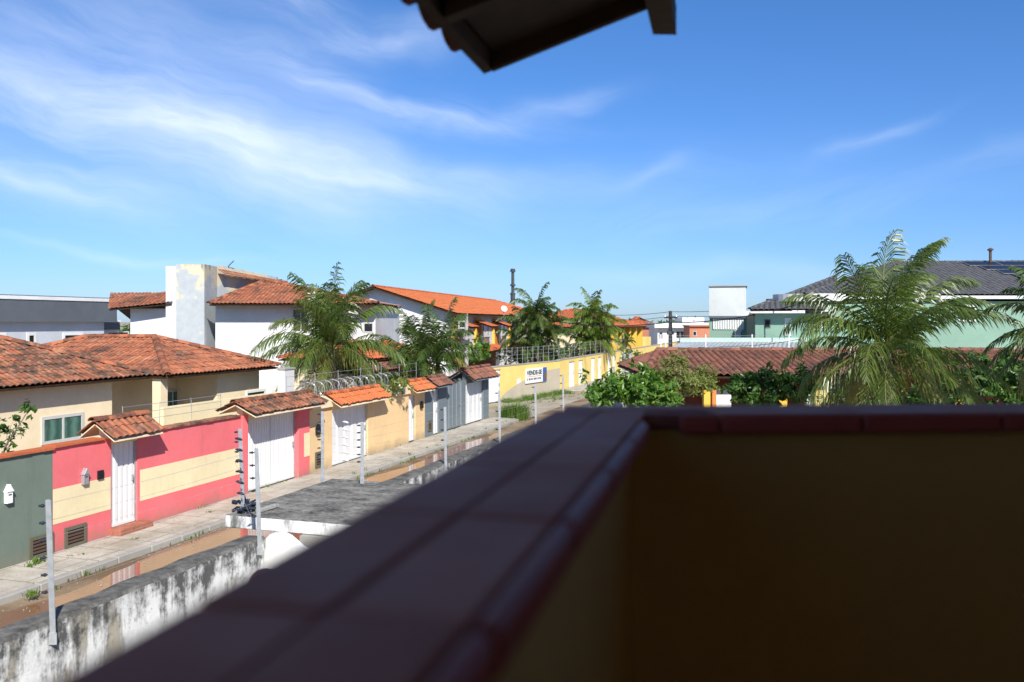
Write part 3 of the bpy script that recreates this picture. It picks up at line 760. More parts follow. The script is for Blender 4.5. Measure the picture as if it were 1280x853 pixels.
# row of channel tile ends showing past the left eave
for i in range(30):
    a = .03 + i * .212
    pts = []
    for jj in range(7):
        t = math.pi * jj / 6
        pts.append((math.cos(t) * .095, -math.sin(t) * .06))
    o1 = RF(a + .106, -.07, .055); o2 = RF(a + .106, .25, .055)
    ring = [o1 - pdir * x + V((0, 0, y_)) for x, y_ in pts] + [o2 - pdir * x * .85 + V((0, 0, y_)) for x, y_ in pts]
    rm.raw([tuple(q) for q in ring], [(q, q + 1, q + 8, q + 7) for q in range(6)], [(i + .5, 200.5)] * 6)
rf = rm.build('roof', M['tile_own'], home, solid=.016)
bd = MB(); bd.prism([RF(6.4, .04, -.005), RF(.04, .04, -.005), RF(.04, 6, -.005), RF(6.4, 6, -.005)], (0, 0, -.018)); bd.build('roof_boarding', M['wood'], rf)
fb = MB(); fb.obox(RF(6.4, 0, -.07), pdir * 6.4, qdir * .028 + V((0, 0, rise * .028)), V((0, 0, .088))); fb.build('fascia_board', M['wood_edge'], rf)
fb = MB(); fb.obox(RF(.0, 0.03, -.075), -pdir * .03, qdir * 6 + V((0, 0, rise * 6)), V((0, 0, .088))); fb.build('verge_board', M['wood_edge'], rf)
for i in range(1, 9):                      # rafters across the boarding
    ra = MB(); ra.obox(RF(i * .5 + .0, .04, -.085), -pdir * .05, qdir * 5.9 + V((0, 0, rise * 5.9)), V((0, 0, .06))); ra.build('rafter', M['wood'], rf)
pu = MB(); b0 = .55
pc = RF(-.16, b0, -.11); pu.obox(pc, -pdir * 5.5, qdir * .083, V((0, 0, .10))); pu.build('purlin', M['wood_edge'], rf)
rb = MB(); rb.prism([RF(6.4, 6), RF(0, 6), RF(0, 6) + qdir * 5 - V((0, 0, 2)), RF(6.4, 6) + qdir * 5 - V((0, 0, 2))], (0, 0, -.05)); rb.build('roof_slope', M['tile_own'], home)
# the round clay tile nosing just outside the parapet
ct = thing('clay_tile', 'round dark red clay tile end peeking over the outside of the parapet', 'roof tile', (at(327, 735, 2.9).x, 2.9, 0))
cc = MB(); c0 = at(328, 768, 2.75)
ring = []
for (dy, rad) in ((0, .056), (.36, .052)):
    for j in range(13):
        t = math.pi * j / 12; ring.append((c0.x + math.cos(t) * rad - dy * .25, c0.y + dy, c0.z - .02 + math.sin(t) * rad))
cc.raw(ring, [(j, j + 1, j + 14, j + 13) for j in range(12)], [(.5, .5)] * 12)
cc.build('tile_shell', M['nosing'], ct, solid=.014, smooth=True)
cc = MB(); cc.obox((c0.x - .12, c0.y + .06, 0), (.15, 0, 0), (0, .3, 0), (0, 0, c0.z - .03)); cc.build('ledge', M['brown_wall'], ct)

# ================================================================== NEAR BOUNDARY WALL, GATE SLAB, ELECTRIC FENCE
NB = -7.5; NT_ = .33
u_end = ST.a_at(331, NB - NT_)
nw = thing('boundary_wall', 'whitewashed boundary wall black with mildew, below the balcony on the near side of the street', 'wall', ST.p(8, NB - .15, 0))
def ragged_wall(a0, a1, b0, b1, h, step=.35, seed=1, low=0):
    m = MB(); r2 = random.Random(seed); n = max(2, int((a1 - a0) / step)); hs = [h + r2.uniform(-.010, .008) for _ in range(n + 1)]
    N0 = len(m.v)
    for i in range(n + 1):
        a = a0 + (a1 - a0) * i / n
        jb = r2.uniform(-.012, .012)
        m.v += [tuple(ST.p(a, b0 + jb, low)), tuple(ST.p(a, b0 + jb, hs[i] - .03)), tuple(ST.p(a, b0 + .03 + jb, hs[i])), tuple(ST.p(a, b1 - .03, hs[i] + r2.uniform(-.01, .01))), tuple(ST.p(a, b1, hs[i] - .03)), tuple(ST.p(a, b1, low))]
    for i in range(n):
        for j in range(6):
            x = i * 6; m.f.append((x + j, x + (j + 1) % 6, x + 6 + (j + 1) % 6, x + 6 + j)); m.uv.append((0, 0)); m.mi.append(0)
    m.f.append((0, 1, 2, 3, 4, 5)); x = n * 6; m.f.append((x + 5, x + 4, x + 3, x + 2, x + 1, x)); m.uv += [(0, 0)] * 2; m.mi += [0] * 2
    return m
ragged_wall(-2, u_end, NB - NT_, NB, 2.0, seed=2).build('wall', M['mildew'], nw)
# return wall with a swooping top where the gate recess starts
rw = MB(); prof = [(0, 1.93), (.10, 2.03), (.22, 2.05), (.36, 2.0), (.55, 1.87), (.8, 1.76), (1.1, 1.70), (1.6, 1.66), (1.6, 0), (0, 0)]
rw.prism([ST.p(u_end + .005, NB - NT_ + .02 - b, z) for b, z in prof], ST.d(.16, 0)); rw.build('return_wall', M['whitewash'], nw)
u2 = ST.a_at(486, NB - NT_)
fw = thing('boundary_wall', 'whitewashed boundary wall streaked grey, running on beyond the concrete gate slab', 'wall', ST.p(u2 + 4, NB - .15, 0))
ragged_wall(u2, 66, NB - NT_, NB, 2.0, seed=5).build('wall', M['mildew'], fw)
# slab
sa0 = ST.a_at(281, NB + 1.05); sa1 = sa0 + 3.3
so = thing('gate_shelter', 'flat concrete slab over the gate recess, blackened on top with white edges', 'gate shelter', ST.p(sa0 + 1.5, NB - 1, 0))
sm = MB()
n1, n2 = 9, 12
zt = lambda i, j: 2.0 + .018 * math.sin(i * 1.7 + j * .9)
sm.prism([ST.p(sa0, NB + 1.05, 1.80), ST.p(sa1, NB + 1.05, 1.80), ST.p(sa1, NB - 3.2, 1.80), ST.p(sa0, NB - 3.2, 1.80)], (0, 0, .2))
sm.build('slab', M['slab'], so, bevel=.02)
rv = MB()
rv.box(ST, u_end + .9, u_end + 1.06, NB - 3.2, NB - NT_ + .0, 0, 1.795); rv.build('support_wall', M['concrete'], so); rv = MB(); rv.box(ST, sa1 - .2, sa1 - .02, NB - 3.2, NB - .1, 0, 1.795)
rv.build('support_wall', M['concrete'], so)
gp = MB(); corrugated(gp, ST, u_end + 1.08, sa1 - .22, NB - NT_ - .6, .05, 1.75); gp.build('gate', M['gate_grey'], so)

pk = thing('wood_plank', 'grey weathered plank lying on the edge of the concrete slab', 'plank', at(338, 640, 13.9))
m = MB(); p0 = at(326, 644, 13.75); p1 = at(349, 637, 14.2); d = p1 - p0; d.z = 0; m.obox((p0.x, p0.y, 2.012), d, V((-d.y, d.x, 0)).normalized() * .1, (0, 0, .045)); m.build('board', M['plank'], pk, bevel=.006)
rk = thing('rubble_pile', 'dark heap of broken tiles and old insulators on the slab corner by the fence post', 'rubble', (at(312, 640, 13.6).x, 13.6, 2.0))
m = MB()
for i in range(46):
    c = at(R(296, 322), 640, R(13.75, 14.3)); h = 2.005 + R(0, .16) * (1 - abs(i - 23) / 40)
    u = V((R(-1, 1), R(-1, 1), R(-.4, .4))).normalized(); v = u.cross(V((R(-.3, .3), R(-.3, .3), 1))).normalized(); w_ = u.cross(v)
    m.obox(V((c.x, c.y, h)), u * R(.05, .13), v * R(.03, .08), w_ * R(.015, .05))
m.build('tile_shards', M['blue_black'], rk, bevel=.004)

def fence_post(parent, foot, zt, up_lean=(0, 0), ins=6, side=-1, arm=True, r=.028):
    """grey angle post bolted to the wall, black insulators along it"""
    foot = V(foot); top = V((foot.x + up_lean[0], foot.y + up_lean[1], zt)); ax = top - foot
    m = MB(); rx = V((r, 0, 0)); ry = V((0, r, 0))
    m.obox(foot - rx - ry, rx * 2, ry * .5, ax); m.obox(foot - rx - ry * .5, rx * .5, ry * 1.8, ax)
    m.obox(foot - rx * 1.4 - ry * 1.2, rx * 2.8, ry * .3, V((0, 0, .12)))
    o = m.build('post', M['galv'], parent, bevel=.002)
    pts = []
    for k in range(ins):
        c = foot + ax * (.36 + .6 * k / (ins - 1)) if ins > 1 else foot + ax * .9
        i = MB(); d = V((side * .9, -.25, 0)).normalized()
        i.tube([c, c + d * .05, c + d * .055, c + d * .075, c + d * .08, c + d * .1], [.009, .009, .018, .018, .012, .012], 8); i.build('insulator', M['blue_black'], o)
        pts.append(c + d * .105)
    return pts
ef = thing('electric_fence', 'electric fence with grey posts and black insulators along the mildewed near wall and slab', 'electric fence', ST.p(20, NB - .2, 1.8))
def wall_foot(px, z=1.78, b=NB - NT_ - .03): q = ST.p(ST.a_at(px, b), b, z); return q
rows = []
rows.append(fence_post(ef, wall_foot(68), 3.22, (-.05, 0)))
rows.append(fence_post(ef, wall_foot(325.5), 3.25, (-.05, 0)))
c = at(304.5, 637, 13.95); rows.append(fence_post(ef, (c.x, c.y, 2.0), 3.3, (-.05, 0)))
c = at(403.5, 604, 16.45); p3 = fence_post(ef, (c.x, c.y, 2.0), 3.32)
c = at(453, 606, 16.3); p4 = fence_post(ef, (c.x, c.y, 2.0), 3.12, side=-1)
rows2 = [p3, p4]
for px, zt_ in ((557.5, 3.2), (625, 3.28), (670, 3.2), (704.5, 3.35), (768, 3.2)):
    rows2.append(fence_post(ef, wall_foot(px), zt_, (-.02, 0), ins=5))
def wires(rows, mat, r=.002, name='wire'):
    for q in range(min(len(r_) for r_ in rows)):
        m = MB()
        for A, B in zip(rows, rows[1:]):
            a, b = A[min(q, len(A) - 1)], B[min(q, len(B) - 1)]
            m.tube([a, a.lerp(b, .5) - V((0, 0, .025)), b], r, 5)
        m.build(name, mat, ef)
wires(rows, M['galv']); wires(rows2, M['galv'])
# spare insulators strung on the wires by the corner post
for k in range(6):
    for (A, B, f) in ((rows[1], rows[2], .62), (p3, p4, 2.05 - 1.32)):
        c = A[k].lerp(B[k], f); i = MB(); i.tube([c + V((-.06, 0, .012)), c + V((-.025, 0, .012)), c + V((0.02, 0, 0)), c + V((.05, 0, -.012))], [.010, .020, .022, .010], 8); i.build('insulator', M['blue_black' if A is rows[1] else 'alu'], ef)

# ================================================================== FAR SIDE BOUNDARY WALLS WITH GATES
U = lambda px: ST.a_at(px, 0)
Z0 = .13
def wall_seg(m, a0, a1, z1, b0=0, b1=.2, z0=-.05): m.box(ST, a0, a1, b0, b1, z0, z1)
def coping_row(parent, a0, a1, z, mat='tile_mid', label=None):
    m = MB(); n = int((a1 - a0) / .3)
    for i in range(n):
        a = a0 + (a1 - a0) * i / n; m.box(ST, a + .004, a + (a1 - a0) / n - .004, -.06 + R(-.008, .008), .27, z + R(0, .006), z + .045 + R(0, .012))
    return m.build('coping', M[mat], parent, label=label)
def meter_grille(label, px, z0=.13, w=.6, h=.45, mat='concrete'):
    a = U(px); t = thing('meter_grille', label, 'meter box', ST.p(a + w / 2, -.02, z0), 'meter boxes low on the walls')
    m = MB(); m.box(ST, a, a + w, -.04, -.001, z0, z0 + .07); m.box(ST, a, a + w, -.04, -.001, z0 + h - .07, z0 + h); m.box(ST, a, a + .07, -.04, -.001, z0 + .07, z0 + h - .07); m.box(ST, a + w - .07, a + w, -.04, -.001, z0 + .07, z0 + h - .07)
    m.build('frame', M['mossy'], t)
    m = MB(); m.box(ST, a + .07, a + w - .07, -.012, -.002, z0 + .07, z0 + h - .07); m.build('back_panel', M['dark'], t)
    m = MB()
    for k in range(4): z = z0 + .1 + k * (h - .17) / 4; m.box(ST, a + .075, a + w - .075, -.032, -.016, z, z + .045)
    m.build('slats', M['pipe_rust'], t)
def mailbox(label, px, py, mat, w=.24, h=.42):
    a = U(px); z = ST.z_at(px, py, 0); t = thing('mailbox', label, 'mailbox', ST.p(a + w / 2, -.1, z), 'mailboxes on the street walls')
    m = MB(); m.box(ST, a, a + w, -.09, -.003, z, z + h * .6); m.build('body', M[mat], t, bevel=.008)
    m = MB(); m.prism([ST.p(a - .02, -.11, z + h * .6), ST.p(a + w + .02, -.11, z + h * .6), ST.p(a + w / 2 + .02, -.11, z + h * .9), ST.p(a + w / 2, -.11, z + h), ST.p(a + w / 2 - .02, -.11, z + h * .9)], ST.d(0, .107)); m.build('lid', M[mat], t, bevel=.006)
    m = MB(); m.box(ST, a + .035, a + w - .035, -.094, -.0905, z + h * .42, z + h * .48); m.build('letter_slot', M['dark'], t)
# green-grey wall
t = thing('street_wall', 'grey green street wall with clay coping, next to the pink wall', 'wall', ST.p(16, 0, 0), 'walls along the street')
m = MB(); wall_seg(m, 2, U(66) - .002, 2.3); m.build('wall', M['green_grey'], t); coping_row(t, 2, U(66) - .002, 2.303, 'tile_mid')
mailbox('white house shaped mailbox on the grey green wall', 4.5, 630, 'lamp_white', .14, .38)
meter_grille('rusty meter grille at the foot of the grey green wall', 36)
# pink wall
PT = 2.33
t = thing('street_wall', 'pink street wall with a cream band, a white door and a wide white gate', 'wall', ST.p(22, 0, 0), 'walls along the street'); pinkw = t
m = MB()
wall_seg(m, U(66), U(139), PT); wall_seg(m, U(172), U(301.5), PT, 0, .2); wall_seg(m, U(301.5) + .001, U(308), PT + .02, -.06, .3); wall_seg(m, U(371.5), U(385), PT + .02, -.06, .3)
m.build('wall', M['pink'], t)
m = MB(); m.box(ST, U(66) + .003, U(139) - .02, -.004, .05, .72, 1.46); m.box(ST, U(175), U(300.5), -.004, .05, .72, 1.46); m.box(ST, U(378), U(385) + .003, -.064, .0, .72, 1.46)
m.build('band', M['cream_band'], t)
coping_row(t, U(66) + .01, U(128), PT + .003, 'tile_mid'); coping_row(t, U(196), U(299), PT + .003, 'tile_dark')
gate(t, ST, U(139), U(172), .06, Z0 + .12, 2.36, per=.14, name='door', label='narrow white ribbed sheet metal door')
gate(t, ST, U(308), U(371.5), .1, Z0 - .02, 2.3, per=.13, leafs=2, label='wide white ribbed sheet metal gate')
m = MB(); m.box(ST, U(136), U(178), -.32, .1, Z0 - .02, Z0 + .14); m.build('doorstep', M['red_brick'], t, bevel=.015)
canopy(t, ST, U(139) - .45, U(172) + .42, -.46, .1, .55, 2.38, 2.76, 'tile_old')
canopy(t, ST, U(308) - .45, U(385) + .25, -.58, .1, .7, 2.40, 2.72, 'tile_dark')
mailbox('grey metal mailbox with pointed lid on the pink wall', 101, 606, 'galv', .14, .36)
meter_grille('rusty meter grille at the foot of the pink wall', 80)
a = U(121); t = thing('intercom', 'small black intercom beside the mailbox on the pink wall', 'intercom', ST.p(a, 0, 1.6)); z = ST.z_at(121, 600, 0)
m = MB(); m.box(ST, a, a + .17, -.05, -.002, z, z + .2); m.build('body', M['black_plastic'], t, bevel=.012); m = MB(); m.box(ST, a + .03, a + .14, -.056, -.051, z + .1, z + .17); m.build('screen', M['glass'], t)
# peach wall
t = thing('street_wall', 'peach street wall with a white garage gate and razor wire on top', 'wall', ST.p(33, 0, 0), 'walls along the street')
m = MB(); wall_seg(m, U(385) + .01, U(415), 2.15); wall_seg(m, U(460), U(511), 2.1); wall_seg(m, U(519.5), U(531), 2.1); m.build('wall', M['peach'], t)
m = MB(); a = U(400); m.prism([ST.p(a - .55, -.1, 2.153), ST.p(a + .75, -.1, 2.153), ST.p(a + .75, -.1, 2.22), ST.p(a + .2, -.1, 2.55), ST.p(a + .02, -.1, 2.55), ST.p(a - .55, -.1, 2.22)], ST.d(0, .4)); m.build('gable_cap', M['cream'], t)
m = MB(); a = U(505); m.prism([ST.p(a - .9, -.08, 2.103), ST.p(a + .6, -.08, 2.103), ST.p(a + .5, -.08, 2.48), ST.p(a + .2, -.08, 2.5), ST.p(a - .6, -.08, 2.2)], ST.d(0, .36)); m.build('gable_cap', M['cream'], t)
gate(t, ST, U(415), U(460), .08, Z0 - .02, 2.2, per=.5, label='white flat sheet garage gate'); gate(t, ST, U(511), U(519.5), .08, Z0, 2.15, per=.3, name='door', label='narrow white door')
canopy(t, ST, U(415) - .3, U(470) + .35, -.5, .1, .6, 2.2, 2.56, 'tile_new'); canopy(t, ST, U(511) - .2, U(533), -.45, .1, .55, 2.2, 2.56, 'tile_new')
mailbox('slim black mailbox on the peach wall beside the pink pillar', 394, 544, 'black_plastic', .22, .34)
mailbox('small dark mailbox on the peach wall beside the narrow white door', 524.5, 511, 'black_plastic', .22, .3)
meter_grille('dark meter grille at the foot of the peach wall', 393.5, .25, .45, .5)
# slate wall
t = thing('street_wall', 'slate grey street wall with a white garage door under tiled canopies', 'wall', ST.p(42, 0, 0), 'walls along the street')
m = MB(); wall_seg(m, U(531) + .01, U(541.5), 2.2); wall_seg(m, U(548.5), U(558), 2.2); wall_seg(m, U(577), U(582), 2.2); wall_seg(m, U(603.5), U(610), 2.2, -.04, .3); m.box(ST, U(610) - .25, U(610), .3, 7, -.05, 2.2); m.build('wall', M['greyblue'], t)
gate(t, ST, U(541.5), U(548.5), .06, Z0, 2.2, per=.4, name='door', label='narrow white door'); gate(t, ST, U(558), U(577), .05, Z0, 2.15, mat='gate_grey', per=.6, label='slate grey sheet metal gate', leafs=2); gate(t, ST, U(582), U(603.5), .06, Z0, 2.2, per=.5, label='white flat garage door')
canopy(t, ST, U(541.5) - .5, U(556), -.45, .1, .55, 2.24, 2.6, 'tile_brown', gable='greyblue'); canopy(t, ST, U(580), U(610) + .4, -.5, .1, .8, 2.26, 2.75, 'tile_brown', gable='greyblue')
meter_grille('small dark meter grille at the foot of the slate grey wall', 534.5, .35, .4, .45)

# thin wires and poles on these walls
def yard_fence(name, label, a0, a1, n, z0, h, b=.1, mat='white_post', nw=3, r=.02):
    t = thing(name, label, 'electric fence', ST.p(a0, b, z0)); tops = []
    for i in range(n):
        a = a0 + (a1 - a0) * i / (n - 1); p = ST.p(a, b, z0); m = MB(); m.tube([p, p + V((R(-.03, .03), 0, h))], r, 6); m.build('post', M[mat], t); tops.append(p)
    for k in range(nw):
        m = MB()
        for A, B in zip(tops, tops[1:]): m.tube([A + V((0, 0, h * (.35 + .6 * k / max(1, nw - 1)))), B + V((0, 0, h * (.35 + .6 * k / max(1, nw - 1))))], .006, 4)
        m.build('wire', M['galv'], t)
    return t
yard_fence('electric_fence', 'electric fence with thin posts above the peach wall and its tiled canopies', U(371), U(530), 7, 2.3, 1.0, b=.35, mat='galv', r=.011)
yard_fence('electric_fence', 'electric fence with thin posts behind the pink wall coping', U(180), U(299), 4, 2.35, .6, b=.6, mat='galv', r=.009)
# razor wire coil
t = thing('razor_wire', 'coiled razor wire along the top of the peach wall under the palm', 'razor wire', ST.p(31, .15, 2.2))
m = MB(); a0, a1 = U(392), U(505); n = int((a1 - a0) / .26); pts = []
for i in range(n * 16 + 1):
    th = 2 * math.pi * i / 16; a = a0 + (a1 - a0) * i / (n * 16); rad = .27
    pts.append(ST.p(a + .12 * math.sin(th * .5), .32 + math.cos(th) * rad, 2.74 + math.sin(th) * rad))
m.tube(pts, .007, 4); m.build('coil', M['galv'], t)
m = MB()
for i in range(0, len(pts) - 1, 2):
    p = pts[i]; d = (pts[i + 1] - p).normalized(); sx = d.cross(V((R(-1, 1), R(-1, 1), R(-1, 1)))).normalized() * .022
    m.quad(p - d * .03, p + sx, p + d * .03, p - sx)
m.build('barbs', M['galv'], t)

# ================================================================== CREAM HOUSE (left)
t = thing('cream_house', 'low cream house with weathered clay hip roofs behind the pink wall', 'house', ST.p(24, 7, 0)); ch = t
A1e = ST.a_at(140, 4.97)
m = MB(); m.box(ST, 4, A1e, 4.97, 11.5, 0, 3.25); m.build('wall', M['cream'], t)
m = MB(); m.box(ST, A1e + .0, 33.3, 6.1, 12.4, 0, 3.2); m.box(ST, 30.9, 33.4, 4.4, 6.09, 0, 3.2)
m.build('wall', M['cream'], t)
for (px, b) in ((200, 4.35),):
    m = MB(); a = ST.a_at(px, b); m.box(ST, a - .16, a + .16, b - .16, b + .16, 0, 3.2); m.build('column', M['cream'], t)
un = ST.d(1, 0); nn = ST.d(0, -1)
a = ST.a_at(51, 4.97); a_ = ST.a_at(104, 4.97); z1 = ST.z_at(104, 515, 4.97); z0 = ST.z_at(51, 557, 4.97)
window(t, ST.p(a, 4.97, z0), un, nn, a_ - a, z1 - z0, .09, (.5,), 'alu', 'curtain', label='wide window with teal curtains')
a = ST.a_at(203, 6.1); window(t, ST.p(a, 6.1, 1.35), un, nn, 1.0, 1.25, .08, (.5,), 'alu', 'curtain')
a = ST.a_at(236, 6.1); window(t, ST.p(a, 6.1, 1.2), un, nn, 1.3, 1.45, .09, (.62,), 'alu', 'dark')
a = ST.a_at(307, 4.4); window(t, ST.p(a, 4.4, 1.75), un, nn, 1.25, .7, .09, (), 'white_post', 'glass')
p1, e1 = hip(ST, 2, 27.75, 4.5, 12.5, 3.3, .40, 'a', False, True)
tiled_roof(t, p1, e1, 'tile_dark')
p2, e2 = hip(ST, 27.66, 33.9, 3.83, 13.1, 3.3, .355, 'b', True, True)
tiled_roof(t, p2, e2, 'tile_old')
b = MB(); b.box(ST, 26, 33, 2.6, 2.75, 0, 2.5); tag(b.build('garden_wall', M['cream_band']), 'pale yellow inner garden wall behind the pink wall', 'wall')
# white board behind the razor wire
wb = thing('water_tank_box', 'white rectangular masonry box under the palm fronds behind the razor wire', 'masonry box', ST.p(30.5, 2.6, 0))
m = MB(); aa = ST.a_at(356, 2.4); m.box(ST, aa, aa + .62, 2.4, 2.7, 0, ST.z_at(350, 463, 2.4)); m.build('box', M['white'], wb)
m = MB(); m.box(ST, aa - .03, aa + .65, 2.37, 2.73, ST.z_at(350, 463, 2.4), ST.z_at(350, 463, 2.4) + .06); m.build('lid', M['concrete'], wb)
# bare shrub at the left edge
t = thing('shrub', 'thin leafy shrub branch reaching over the grey green wall at the left edge', 'shrub', ST.p(ST.a_at(2, .8), .8, 0), 'shrubs')
m = MB(); q = ST.p(ST.a_at(4, .8), .8, 0); limbs(m, q, [at(38, 505, q.y), at(16, 528, q.y), at(8, 545, q.y + .3)], .03, 3, .04, lower=V((q.x, q.y, 2.3))); m.build('stem', M['branch'], t)
m = MB(); leafcloud(m, [(at(33, 512, q.y), (.18, .3, .22)), (at(13, 534, q.y), (.3, .3, .28)), (at(2, 550, q.y), (.3, .3, .3))], 260, .07, 8); m.build('foliage', M['leaf_dark'], t)

# ================================================================== GREY BUILDING far left
C1 = Frame(0, 0, 18.12); 
P0 = at(0, 402, 58); GF = Frame(P0.x, P0.y, 18.12)
t = thing('grey_house', 'long two storey grey house with a dark overhanging upper band at far left', 'house', GF.p(3, 3, 0))
L1 = GF.a_at(130, 0); L2 = GF.a_at(146, -.5)
m = MB(); m.box(GF, -8, L1, 0, 9, 0, 5.2); m.build('wall', M['grey_house'], t)
m = MB(); m.box(GF, -8, L2, -.52, 9.2, 5.0 - .02, 6.48); m.build('upper_band', M['dark_grey'], t)
m = MB(); m.box(GF, -8, L2 + .02, -.58, 9.3, 6.483, 6.72); m.build('parapet_trim', M['white'], t)
m = MB(); m.box(GF, -8, L2 + .2, -.5, 9.2, 6.723, 6.78); m.build('roof_edge', M['dark_tile'], t)
m = MB(); m.box(GF, L1, L1 + 3, 1.5, 8, 0, 4.35); m.build('wall', M['grey_house'], t)
m = MB(); m.box(GF, L1, L1 + 3.1, 1.3, 8.1, 4.353, 4.95); m.build('side_band', M['dark_grey'], t)
m = MB(); m.box(GF, L1, L1 + 3.15, 1.25, 8.1, 4.953, 5.1); m.build('trim', M['white'], t)
gu, gn = GF.d(1, 0), GF.d(0, -1)
def gwin(px0, px1, y0, y1):
    a = GF.a_at(px0, 0); a2 = GF.a_at(px1, 0); z1 = GF.z_at(px0, y0, 0); z0 = GF.z_at(px0, y1, 0); window(t, GF.p(a, 0, z0), gu, gn, a2 - a, z1 - z0, .2, (), 'white', 'dark', out=.05)
gwin(-4, 7.5, 416, 442); gwin(33, 45, 416, 445); gwin(78, 103, 416, 436)
a = GF.a_at(134, 1.5); window(t, GF.p(a, 1.5, 2.9), gu, gn, 2.3, 1.3, .08, (.5,), 'white', 'dark')

# ================================================================== WHITE HOUSE WITH WATER TOWER
Y0 = 43.0; BH = Frame(0, 0, 0)
def bx(m, x0, x1, y0, y1, z0, z1): m.box(AX, y0, y1, -x1, -x0, z0, z1)
X = lambda px, y=Y0: (px - CX) / F * y
Zp = lambda py, y=Y0: EYE - (py - HOR) / F * y
t = thing('white_house', 'white two storey house with a peeling grey water tower and clay roofs', 'house', (X(280), Y0 + 4, 0))
m = MB(); bx(m, X(163), X(213), Y0, Y0 + 2.6, 0, Zp(386)); bx(m, X(271), X(470), Y0 - .2, Y0 + 9, 0, Zp(377)); m.build('wall', M['white'], t)
m = MB(); bx(m, X(213.3), X(226), Y0 - .6, Y0 + 5, 0, Zp(333, Y0 - .6)); m.build('tower_side', M['white'], t)
m = MB(); bx(m, X(226) + .002, X(261), Y0 - .62, Y0 + 5.2, 0, Zp(330.5, Y0 - .6))
m.prism([(X(261) + .002, Y0 + 1.2, 5.5), (X(346, Y0 + 6), Y0 + 6, 5.5), (X(346, Y0 + 6), Y0 + 6, Zp(346.5, Y0 + 6)), (X(261) + .002, Y0 + 1.2, Zp(331, Y0 + 1.2))], (0, .25, 0))
m.build('water_tower', M['weathered'], t)
# little tiled ledge on the tower's side
q0 = V((X(263), Y0 + 1.0, Zp(340, Y0 + 1.2))); q1 = V((X(345, Y0 + 6), Y0 + 5.6, Zp(353, Y0 + 6)))
out = V((q1.y - q0.y, -(q1.x - q0.x), 0)).normalized() * .35
tiled_roof(t, [[q0 + out - V((0, 0, .12)), q1 + out - V((0, 0, .12)), q1 + V((0, 0, .1)), q0 + V((0, 0, .1))]], [], 'tile_old', name='ledge_roof', wood=False)
# left roof: eave dips toward the left corner as in the photo
e0, e1_ = at(135, 386.5, Y0 - .9), at(216, 378.5, Y0 - .7); r0, r1 = at(141, 381, Y0 + 2.6), at(213, 366.5, Y0 + 1.4)
tiled_roof(t, [[e0, e1_, r1, r0], [r1 + V((0, 4, -1.6)), r0 + V((0, 3, -1)), r0, r1]], [(r0, r1)], 'tile_old')
# right hip roof, hidden partly by the palm
A_, B_ = at(261, 380, Y0 - 1.2), at(472, 384, Y0 - 1.2); zE = A_.z; B_.z = zE
rg0 = at(331, 351.5, Y0 + 3.2); rg1 = V((rg0.x + .4, Y0 + 6, rg0.z))
Cc, Dd = V((B_.x, Y0 + 8, zE)), V((A_.x, Y0 + 8, zE))
tiled_roof(t, [[A_, B_, rg0], [Dd, A_, rg0, rg1], [B_, Cc, rg1, rg0], [Cc, Dd, rg1]], [(rg0, rg1), (A_, rg0), (B_, rg0)], 'tile_old')
ptu, ptn = V((1, 0, 0)), V((0, -1, 0))
window(t, (X(366), Y0 - .2, Zp(416)), ptu, ptn, .9, 1.2, .08, (.5,), 'alu', 'glass')
window(t, (X(455), Y0 - .2, Zp(416)), ptu, ptn, .5, .5, .06, (), 'alu', 'glass')
vp = MB(); c = at(211, 372, Y0 - .2); vp.tube([c - V((0, 0, .3)), c + V((0, 0, .55))], .05, 8); vp.tube([c + V((0, 0, .55)), c + V((0, 0, .63))], .09, 8); vp.build('vent_pipe', M['pipe_rust'], t)
an = MB(); c = at(285, 334, Y0 + 2); an.tube([c, c + V((.12, 0, .15)), c + V((.3, 0, .32))], .025, 6); an.build('antenna_stub', M['pipe_rust'], t)

# ================================================================== SMALL TILED HOUSES BETWEEN, BEHIND THE PEACH WALL
t = thing('tiled_shed', 'low cream outbuilding with a faded clay roof half hidden by palm fronds', 'outbuilding', (X(495, 41), 42, 0), 'low outbuildings behind the peach wall')
HF = Frame(X(455, 39.5), 39.5, 18.12)
c0 = at(470, 449, 40); c1 = at(540, 446, 44)
SF = Frame(c0.x, c0.y, 18.12)
p, e = hip(SF, -1.2, 7, 0, 4.4, c0.z, .32, 'a', True, True); tiled_roof(t, p, e, 'tile_mid')
m = MB(); m.box(SF, -.8, 6.6, .4, 4.0, 0, c0.z - .05); m.build('wall', M['cream'], t)
t = thing('tiled_porch', 'lower brown tiled porch behind the razor wire and areca palm', 'porch', (X(490, 38), 38, 0), 'low outbuildings behind the peach wall')
c0 = at(452, 467, 37); SF = Frame(c0.x, c0.y, 18.12); p, e = hip(SF, 0, 6.5, 0, 2.6, c0.z, .3, 'a', False, False); tiled_roof(t, p, e, 'tile_brown')
m = MB(); m.box(SF, .3, 6.2, .5, 2.2, 0, c0.z - .05); m.build('wall', M['cream'], t)

